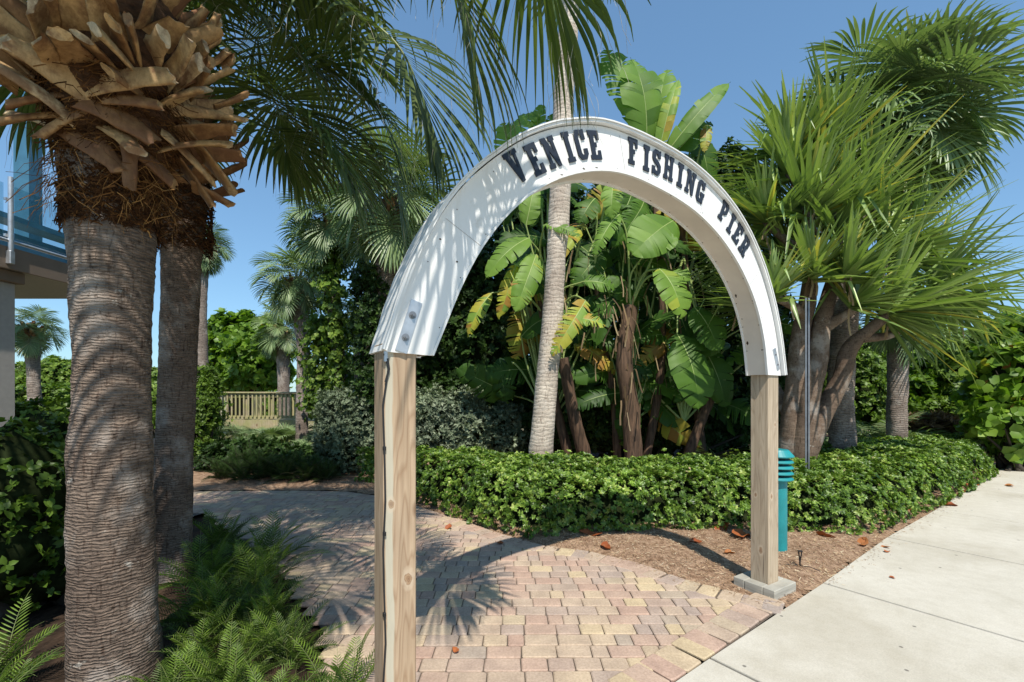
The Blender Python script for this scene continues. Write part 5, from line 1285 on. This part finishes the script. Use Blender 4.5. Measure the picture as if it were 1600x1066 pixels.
LV = [(k1, (822, 352), (836, 282), 46, 7.5, 7.7, S1, .70, .2), (k1, (826, 372), (757, 438), 52, 7.3, 7.0, S1, .70, .3), (k1, (838, 398), (803, 492), 50, 7.2, 6.9, S1, .74, .3), (k1, (806, 415), (780, 500), 36, 7.3, 7.2, S1, .9, .6),
      (k1, (768, 458), (730, 528), 34, 7.6, 7.5, S1, .86, .6), (k1, (915, 470), (862, 556), 44, 6.9, 6.6, S1, .87, .85), (k1, (893, 498), (945, 508), 34, 6.8, 6.7, S1, .84, .8), (k1, (912, 440), (960, 450), 44, 7.2, 7.2, S1, .5, .7),
      (k1, (850, 352), (908, 372), 28, 6.9, 6.7, S1, .65, .8), (k1, (790, 215), (845, 175), 46, 8.0, 8.0, S1, .72, .2), (k1, (838, 212), (846, 162), 30, 8.0, 8.0, S1, .65, .1), (k1, (858, 212), (866, 176), 24, 8.1, 8.1, S1, .5, .1), (k1, (800, 260), (785, 190), 50, 8.2, 8.0, S1, .68, .2),
      (k2, (958, 282), (955, 345), 40, 7.4, 7.2, S2b, .68, .5), (k2, (968, 335), (928, 402), 40, 7.4, 7.1, S2, .62, .8), (k2, (1052, 345), (985, 400), 86, 7.3, 7.0, S2, .6, .15), (k2, (1005, 400), (1062, 372), 46, 7.2, 7.0, S2, .66, .2),
      (k2, (1030, 420), (1066, 498), 66, 7.1, 6.8, S2, .72, .35), (k2, (1050, 425), (1078, 440), 40, 7.1, 7.0, S2, .7, .2), (k2, (930, 310), (905, 350), 50, 7.8, 7.6, S2b, .4, .5), (k2, (940, 395), (895, 450), 60, 7.9, 7.7, S2b, .3, .4),
      (k3, (1058, 522), (1092, 645), 84, 7.4, 7.0, S3, .42, .2), (k3, (1085, 480), (1124, 552), 66, 7.4, 7.1, S3, .38, .2), (k3, (1100, 545), (1135, 640), 60, 7.8, 7.6, S3, .25, .3),
      (k2, (1003, 205), (942, 75), 80, 7.8, 7.9, ST, .60, .5), (k2, (1010, 225), (985, 90), 92, 7.6, 7.7, ST, .55, .25), (k2, (1020, 220), (1042, 108), 66, 7.9, 8.1, ST, .66, .35), (k2, (1030, 235), (1062, 122), 30, 7.5, 7.6, ST, .82, .1),
      (k2, (1045, 235), (1142, 128), 38, 7.6, 7.7, ST, .58, .15), (k2, (1050, 245), (1110, 190), 50, 7.8, 7.8, ST, .35, .4), (k3, (1085, 205), (1108, 300), 60, 8.1, 8.0, S3, .3, .4), (k3, (1060, 240), (1095, 330), 60, 8.2, 8.0, S3, .35, .3), (k3, (1105, 195), (1100, 240), 22, 7.7, 7.6, S3, .9, .2),
      (k3, (1080, 300), (1140, 380), 60, 8.0, 7.9, S3, .4, .3), (k2, (985, 240), (950, 200), 55, 8.0, 7.9, ST, .4, .4)]
for i, (rt, b, t, w_, yb, yt, s_, rv, te) in enumerate(LV): leafpx(rt, b, t, w_, yb, yt, s_, 200 + i, rv, tears=te, droop=.15 + .1 * rs.rand(), face=(rs.uniform(-.35, .35), -1, .55))
for i in range(84):            # leaves deeper in the clump
    rt = (k1, k2, k3)[i % 3]; s_ = (S1, S2, S3)[i % 3]
    x, y = (s_[0] + rs.normal() * 75, rs.uniform(290, 640)); Y = rs.uniform(7.9, 8.7); a = rs.uniform(0, 6.28); l = rs.uniform(70, 120)
    dx, dz = math.cos(a) * l, abs(math.sin(a)) * l * .9
    leafpx(rt, (x, y), (x + dx, y + dz * (1 if rs.rand() < .75 else -1)), rs.uniform(40, 70), Y, Y - rs.uniform(.1, .6), (s_[0], 660, 7.9), 400 + i, rs.uniform(.0, .4) if rs.rand() < .92 else .95, tears=rs.uniform(.3, .9), face=(rs.normal() * .5, -1, rs.uniform(.2, 1.2)), droop=.3, lat=.5)
# straps of dead sheath hanging on the stems
mb = MB()
for k in range(90):
    T = [(985, 470, 7.35), (985, 560, 7.3), (930, 450, 7.6), (890, 420, 7.5), (1030, 400, 7.5), (1075, 480, 7.8), (975, 620, 7.3), (960, 520, 7.5)][rs.randint(8)]; c = A(T[0] + rs.normal() * 16, T[1] + rs.normal() * 45, T[2] - .1); d = nrm(rs.normal(size=3) * .35 + np.array([0, 0, -1])); pts = [c]; wv = rs.uniform(.004, .014)
    for s in range(5): d = nrm(d + np.array([0, 0, -.25]) + rs.normal(size=3) * .1); pts.append(pts[-1] + d * rs.uniform(.04, .11))
    pts = np.array(pts); v = np.stack([pts - np.array([wv, 0, 0]), pts + np.array([wv, 0.01, 0])], 1); b = np.arange(5)[:, None] * 2
    mb.add(v.reshape(-1, 3), b + np.array([[0, 2, 3, 1]]), 0, rs.rand())
o = part('dead_sheaths', mb, M['dead'], k2); o['kind'] = 'stuff'

# ------------------------------------------------------------------ coontie ferns
def fern_mesh(elev, L, seed, npair=21, ll=.112, w=.0075):
    q = np.random.RandomState(seed); mb = MB(); K = 14; cur = np.array([math.cos(elev), 0, math.sin(elev)]); pts = [np.zeros(3)]
    for k in range(K): cur = nrm(cur + np.array([.02, q.normal() * .015, -.085 * (k / K + .35)])); pts.append(pts[-1] + cur * L / K)
    pts = np.array(pts); tube(mb, pts, np.linspace(.0035, .0012, K + 1), 5, 1, .5, cap=False)
    t = nrm(np.gradient(pts, axis=0)); tv, tf = leaf_tpl(1, 1, .35, .28, 3)
    for i in range(npair):
        u = .16 + .84 * i / npair; f = u * K; k = min(int(f), K - 1); p = pts[k] + (pts[k + 1] - pts[k]) * (f - k); tt = t[k]; sd = nrm(np.cross([0, 0, 1.], tt)); nv = np.cross(tt, sd)
        l = ll * (math.sin(min(1, (u + .12)) * math.pi) ** .5) * q.uniform(.88, 1.08)
        for sg in (-1, 1):
            d = nrm(tt * (.5 + .45 * u) + sd * sg * 1.0 + nv * .22); s2 = nrm(np.cross(nv, d)); n2 = np.cross(d, s2)
            V = p + tv[:, :1] * l * d + tv[:, 1:2] * w * 1.25 * s2 + (tv[:, 2:3]) * np.where(np.abs(tv[:, 1:2]) > 0, 1, 1) * l * .35 * n2
            mb.add(V, tf, 0, float(np.clip(.3 + .12 * (seed % 4) + q.normal() * .12, 0, .96)))
    return mb.mesh('frond', [M['fern'], M['petiole']])
FERN = [fern_mesh(e, l, 70 + i) for i, (e, l) in enumerate([(1.45, .62), (1.25, .68), (1.05, .68), (.85, .66), (.65, .6), (1.15, .55), (.45, .55)])]
def fern(label, x, y, s, n, seed, group, meshes=None):
    r = np.random.RandomState(seed); root = thing('coontie_fern', label, 'fern', (x, y, -.03), group)
    n = int(n * .78); s *= .86
    for k in range(n):
        i = [0, 5, 1, 2, 3, 4, 6][min(6, int(k / n * 7))]
        o = link('frond', (meshes or FERN)[i], root); o.rotation_euler = (r.normal() * .06, r.normal() * .06, k * 2.4 + r.normal() * .2); sc = s * r.uniform(.8, 1.1); o.scale = (sc, sc, sc); o.location = (r.normal() * .04, r.normal() * .04, 0)
GF = 'feathery coontie ferns bordering the path'
for i, (lab, x, y, s, n) in enumerate([
    ('sunlit fern against the left arch post', -.86, 2.25, .72, 30), ('sunlit fern at the bottom edge left of the post', -1.15, 2.05, .66, 32), ('bright fern at the bottom between trunk and post', -1.42, 2.25, .66, 30),
    ('fern half in sun behind the bottom ferns', -1.3, 2.62, .72, 30), ('fern in the shade right of the big trunk', -1.75, 2.6, .74, 28), ('leafy fern filling the middle of the bottom bed', -1.55, 2.42, .7, 30), ('fern low between the big trunk and the bright ferns', -1.72, 2.25, .6, 26), ('dark fern in the middle of the shaded bed', -1.85, 2.95, .85, 30), ('fern close to the edge of the path in half shade', -1.6, 2.8, .7, 26), ('fern arching over the path edge', -1.62, 3.0, .75, 32),
    ('dark fern mid way along the path edge', -1.95, 3.45, .95, 34), ('dark fern beside the second palm trunk', -2.4, 3.55, 1.0, 34), ('tall dark fern at the bend of the path', -2.2, 4.0, 1.0, 34), ('dark fern right of the trunks low down', -2.1, 3.0, .9, 30),
    ('dark fern behind the second palm trunk', -2.9, 4.4, 1.0, 30), ('fern in the lower left corner', -2.42, 2.0, .85, 30), ('fern at the left edge under the dark shrub', -2.75, 2.35, .85, 28), ('small fern at the foot of the big trunk', -1.86, 1.98, .42, 16)]):
    fern(lab, x, y, s, n, 80 + i, GF)
GF2 = 'shaded ferns across the path'
FERN_SHADED = []
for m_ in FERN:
    m2 = m_.copy(); m2.materials[0] = M['darkleaf']; m2.materials[1] = M['twig']; FERN_SHADED.append(m2)  # shade painted in: same fronds with a darker leaf colour
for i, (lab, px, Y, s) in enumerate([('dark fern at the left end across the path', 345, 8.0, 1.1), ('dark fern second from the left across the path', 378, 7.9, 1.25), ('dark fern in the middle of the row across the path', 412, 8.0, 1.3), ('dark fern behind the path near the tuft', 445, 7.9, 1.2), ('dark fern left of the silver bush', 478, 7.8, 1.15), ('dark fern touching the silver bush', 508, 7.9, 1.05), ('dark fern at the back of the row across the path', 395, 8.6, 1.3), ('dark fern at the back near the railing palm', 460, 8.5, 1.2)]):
    p = fl(px, Y); fern(lab, p[0], p[1], s, 40, 120 + i, GF2, FERN_SHADED)
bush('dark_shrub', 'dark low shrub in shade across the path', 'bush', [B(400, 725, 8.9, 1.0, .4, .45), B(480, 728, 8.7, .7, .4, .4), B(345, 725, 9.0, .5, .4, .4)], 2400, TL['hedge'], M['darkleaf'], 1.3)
# leafy shrub at left edge
bush('leafy_shrub', 'dark shrub of oval leaves at the left edge beside the big trunk', 'bush', [B(20, 760, 3.0, .32, .35, .42), B(-20, 850, 2.9, .35, .35, .45), B(75, 800, 3.4, .3, .3, .45), B(60, 700, 3.9, .4, .3, .4), B(40, 880, 3.2, .4, .3, .4)], 650, whorl_tpl(6, .062, .034, .35, .2, .2, 3, 12), M['midleaf'], 1.0, rmean=.3, core=.8)
bush('leafy_shrub', 'green shrub behind the left edge below the deck', 'bush', [B(30, 680, 6.0, .8, .5, .4), B(100, 690, 6.2, .6, .5, .45)], 1800, TL['hedge'], M['midleaf'], 1.1, rmean=.3)
bush('broadleaf_weed', 'small bright green weed at the bottom of the big trunk', 'weed', [(-1.86, 1.86, .17, .10, .07, .05)], 14, whorl_tpl(4, .12, .06, .5, .2, .2, 3, 15), M['hedge'], .8, core=0, stems=False, rmean=.9)

# fallen leaves
def fallen(label, px, py, s, seed, up=.0, name='fallen_leaf', z=None, col=None):
    q = np.random.RandomState(seed); n = 9; a = np.linspace(0, 6.283, 13)[:-1]; V = [(0, 0, 0)]
    for ring in (.35, .7, 1.0):
        for k in a:
            r_ = ring * s * (1 + .12 * q.normal()) * (1.15 if abs(math.cos(k)) > .7 else .85)
            V.append((r_ * math.cos(k), r_ * math.sin(k) * .8, s * (.35 * ring ** 2 * (math.cos(k * 2 + seed) * .5 + .5) + .06 * q.normal()) + .004))
    V = np.array(V); V[:, 2] -= V[:, 2].min()
    f3 = [(0, 1 + k, 1 + (k + 1) % 12) for k in range(12)]; mb = MB(); mb.add(V, np.array(f3), 0, .5)
    f4 = np.array([(1 + 12 * r_ + k, 13 + 12 * r_ + k, 13 + 12 * r_ + (k + 1) % 12, 1 + 12 * r_ + (k + 1) % 12) for r_ in range(2) for k in range(12)])
    rv = q.uniform(0, .8); mb.r[-1][:] = rv; mb.f.append(f4); mb.m.append(np.zeros(24, int)); mb.r.append(np.full(24, rv)); mb.s.append(np.full(24, True))
    o = mb.obj(name, M['fallen']); p = G(px, py); zz = z if z is not None else (mz(p[0], p[1]) if inpoly(p[0], p[1], MUL) else .003)
    o.location = (p[0], p[1], zz + .002); o.rotation_euler = (up * q.normal(), up * q.normal() + up, q.uniform(0, 6.28)); tag(o, label, 'leaf', 'dry leaves fallen on the path and mulch'); return o
for i, (lab, x, y, s, u) in enumerate([('small dry leaf alone on the near pavers by the left post', 712, 1018, .028, .2), ('orange leaf on the pavers left of the hedge tip', 781, 850, .045, .2), ('large curled orange leaf leaning on the hedge foot above the arch shadow', 925, 838, .10, .6), ('flat tan leaf on the mulch below the large curled leaf', 946, 857, .07, .1),
    ('big red brown leaf standing against the hedge near the right post', 1130, 830, .12, 1.0), ('big rusty leaf lying just left of the right post', 1158, 842, .12, .5), ('pale leaf on the mulch left of the arch shadow end', 1140, 868, .06, .1), ('orange leaf at the hedge foot right of the bollard', 1290, 842, .07, .3),
    ('orange leaf at the corner of the mulch by the sidewalk', 1348, 850, .085, .2), ('brown leaf on the sidewalk beside the mulch corner', 1384, 856, .04, .1), ('brown leaf on the sidewalk just below another one', 1386, 863, .03, .1), ('rusty leaf under the hedge where it meets the sidewalk', 1428, 800, .07, .4),
    ('tan leaf on the sidewalk edge half way along the hedge', 1484, 790, .09, .2), ('orange leaf at the edge two thirds along the hedge', 1500, 772, .09, .3), ('orange leaf near the far end of the hedge', 1520, 760, .08, .3), ('dark leaf on the sidewalk near the right frame edge', 1577, 760, .07, .1),
    ('tiny leaf in the middle of the near sidewalk slab', 1394, 904, .02, .1), ('brown leaf at the foot of the hedge left of the rusty leaf', 1085, 850, .06, .3), ('dry leaf under the left end of the hedge', 700, 826, .05, .3)]):
    fallen(lab, x, y, s, 300 + i, u)

# ------------------------------------------------------------------ boardwalk railing
rw = thing('boardwalk_railing', 'weathered wooden boardwalk railing between the palms on the left', 'railing', fl(400, 14.2))
YR = 14.2; xl, xr = (338 - CX) / F * YR, (466 - CX) / F * YR
def zr(y): return EYE - (y - HZ) / F * YR
mb = MB(); box(mb, ((xl + xr) / 2, YR, zr(613.5)), (xr - xl, .16, .045), bev=.006); part('top_rail', mb, M['deckwood'], rw)
mb = MB(); box(mb, ((xl + xr) / 2, YR + .02, zr(618)), (xr - xl, .04, .12)); part('upper_rail', mb, M['deckwood'], rw)
mb = MB(); box(mb, ((xl + xr) / 2, YR + .02, zr(652)), (xr - xl, .04, .10)); part('lower_rail', mb, M['deckwood'], rw)
mb = MB(); box(mb, ((xl + xr) / 2, YR - .03, zr(663)), (xr - xl, .05, .28)); part('deck_edge', mb, M['deckwood'], rw)
mb = MB(); box(mb, ((xl + xr) / 2, YR + .9, zr(657)), (xr - xl, 1.8, .04)); part('deck', mb, M['deckwood'], rw)
x = xl + .08; k = 0
while x < xr - .05:
    mb = MB(); box(mb, (x, YR - .02 + .0, (zr(614.6) + zr(652)) / 2), (.045, .036, zr(614.6) - zr(652) - .02)); part('baluster', mb, M['deckwood'], rw); x += .135 + rs.uniform(-.01, .01)
for x in (xl, xl + .9, xr - .9, xr):
    mb = MB(); box(mb, (x, YR + .09, zr(614.6) / 2), (.10, .10, zr(614.6)), bev=.008); part('post', mb, M['deckwood'], rw)
for x in (xl + .35, (xl + xr) / 2 + .3, xr - .4):
    mb = MB(); box(mb, (x, YR + 1.7, 1.1), (.30, .05, .85)); part('back_board', mb, M['deckwood'], rw)

# ------------------------------------------------------------------ building with raised deck
bd = thing('beach_building', 'building with raised deck, glass railing and blue frame at the left edge', 'building', (-6.3, 5.5, 0))
mb = MB(); box(mb, (-9.05, 4.6, 3.14), (6.0, 5.1, .20)); part('deck_slab', mb, M['stucco'], bd)
mb = MB(); box(mb, (-6.03, 4.6, 3.16), (.035, 5.14, .26)); part('fascia', mb, M['stucco_d'], bd)
mb = MB(); box(mb, (-6.27, 5.45, 1.42), (.22, .22, 2.95), bev=.01); part('column', mb, M['stucco'], bd)
mb = MB(); box(mb, (-6.27, 5.45, 2.965), (.34, .34, .14), bev=.01); part('column_cap', mb, M['stucco_d'], bd)
mb = MB(); box(mb, (-9.3, 8.6, 1.5), (4.4, .2, 3.0)); 
for yy in (3.6, 5.35, 7.05):
    mb = MB(); tube(mb, [(-5.985, yy, 3.10), (-5.985, yy, 4.12)], .026, 12); box(mb, (-5.99, yy, 3.16), (.06, .06, .16), bev=.008); pr = part('rail_post', mb, M['galv'], bd)
    mb = MB(); box(mb, (-6.01, yy, 3.42), (.03, .09, .03)); box(mb, (-6.01, yy, 3.85), (.03, .09, .03)); part('clamp', mb, M['galv'], bd)
mb = MB(); tube(mb, [(-6.0, 2.2, 3.36), (-6.0, 7.1, 3.36)], .02, 10); part('lower_bar', mb, M['galv'], bd)
for y0, y1 in ((3.65, 5.29), (5.41, 6.98)):
    mb = MB(); box(mb, (-6.01, (y0 + y1) / 2, 3.72), (.012, y1 - y0, .62)); part('glass_panel', mb, M['glass'], bd)
mb = MB(); box(mb, (-6.75, 5.6, 3.86), (.30, 2.7, .07)); box(mb, (-6.62, 6.85, 3.54), (.09, .09, .6)); box(mb, (-6.62, 5.0, 3.54), (.09, .09, .6)); box(mb, (-6.75, 5.9, 3.55), (.05, 2.2, .3)); part('deck_counter', mb, M['bluemetal'], bd)
mb = MB(); box(mb, (-7.56, 7.0, 5.2), (.24, .20, 3.92)); part('frame_post', mb, M['bluemetal'], bd)
mb = MB(); box(mb, (-9.3, 7.0, 6.9), (4.0, .3, .3)); part('frame_beam', mb, M['bluemetal'], bd)
# low kerb wall beneath the deck
mb = MB(); box(mb, (0, 0, .35), (6.0, .18, .7), bev=.01); o = mb.obj('garden_wall', M['stucco']); o.location = (-9.6, 8.2, 0); tag(o, 'low grey garden wall beneath the raised deck', 'wall')

#CAMERA#
cam_d = bpy.data.cameras.new('camera'); cam = bpy.data.objects.new('camera', cam_d); COL.objects.link(cam)
cam.location = (0, 0, EYE); cam.rotation_euler = (R(90), 0, 0)
cam_d.sensor_width = 36; cam_d.sensor_fit = 'HORIZONTAL'; cam_d.lens = 36 * F / 1600
cam_d.shift_y = (HZ - 533) / 1600; cam_d.clip_start = .05; cam_d.clip_end = 2000
scene.camera = cam
SV = Vector((.15, -.655, 1)).normalized()
sl = bpy.data.lights.new('sun', 'SUN'); sl.energy = 5.0; sl.angle = R(.53); sl.color = (1, .94, .84)
so_ = bpy.data.objects.new('sun', sl); COL.objects.link(so_); so_.rotation_euler = SV.to_track_quat('Z', 'Y').to_euler(); so_.location = (2, -6, 12)
w = bpy.data.worlds.new('World'); scene.world = w; w.use_nodes = True
nt = w.node_tree; bg = nt.nodes['Background']; sk = nt.nodes.new('ShaderNodeTexSky'); sk.sky_type = 'NISHITA'; sk.sun_disc = False
sk.sun_elevation = math.asin(SV.z); sk.sun_rotation = math.atan2(SV.x, SV.y); sk.altitude = 0; sk.air_density = 1.0; sk.dust_density = .25; sk.ozone_density = 3.0
mul = nt.nodes.new('ShaderNodeMixRGB'); mul.blend_type = 'MULTIPLY'; mul.inputs[0].default_value = 1; mul.inputs[2].default_value = (2.25, 3.15, 3.75, 1); gam = nt.nodes.new('ShaderNodeGamma'); gam.inputs[1].default_value = .65; nt.links.new(sk.outputs[0], gam.inputs[0]); nt.links.new(gam.outputs[0], mul.inputs[1]); nt.links.new(mul.outputs[0], bg.inputs[0]); bg.inputs[1].default_value = .068
scene.view_settings.view_transform = 'Standard'; scene.view_settings.look = 'None'; scene.view_settings.exposure = 0.2; scene.view_settings.gamma = 1
scene.render.resolution_x = 1024; scene.render.resolution_y = 682
scene.cycles.max_bounces = 8; scene.cycles.transparent_max_bounces = 12
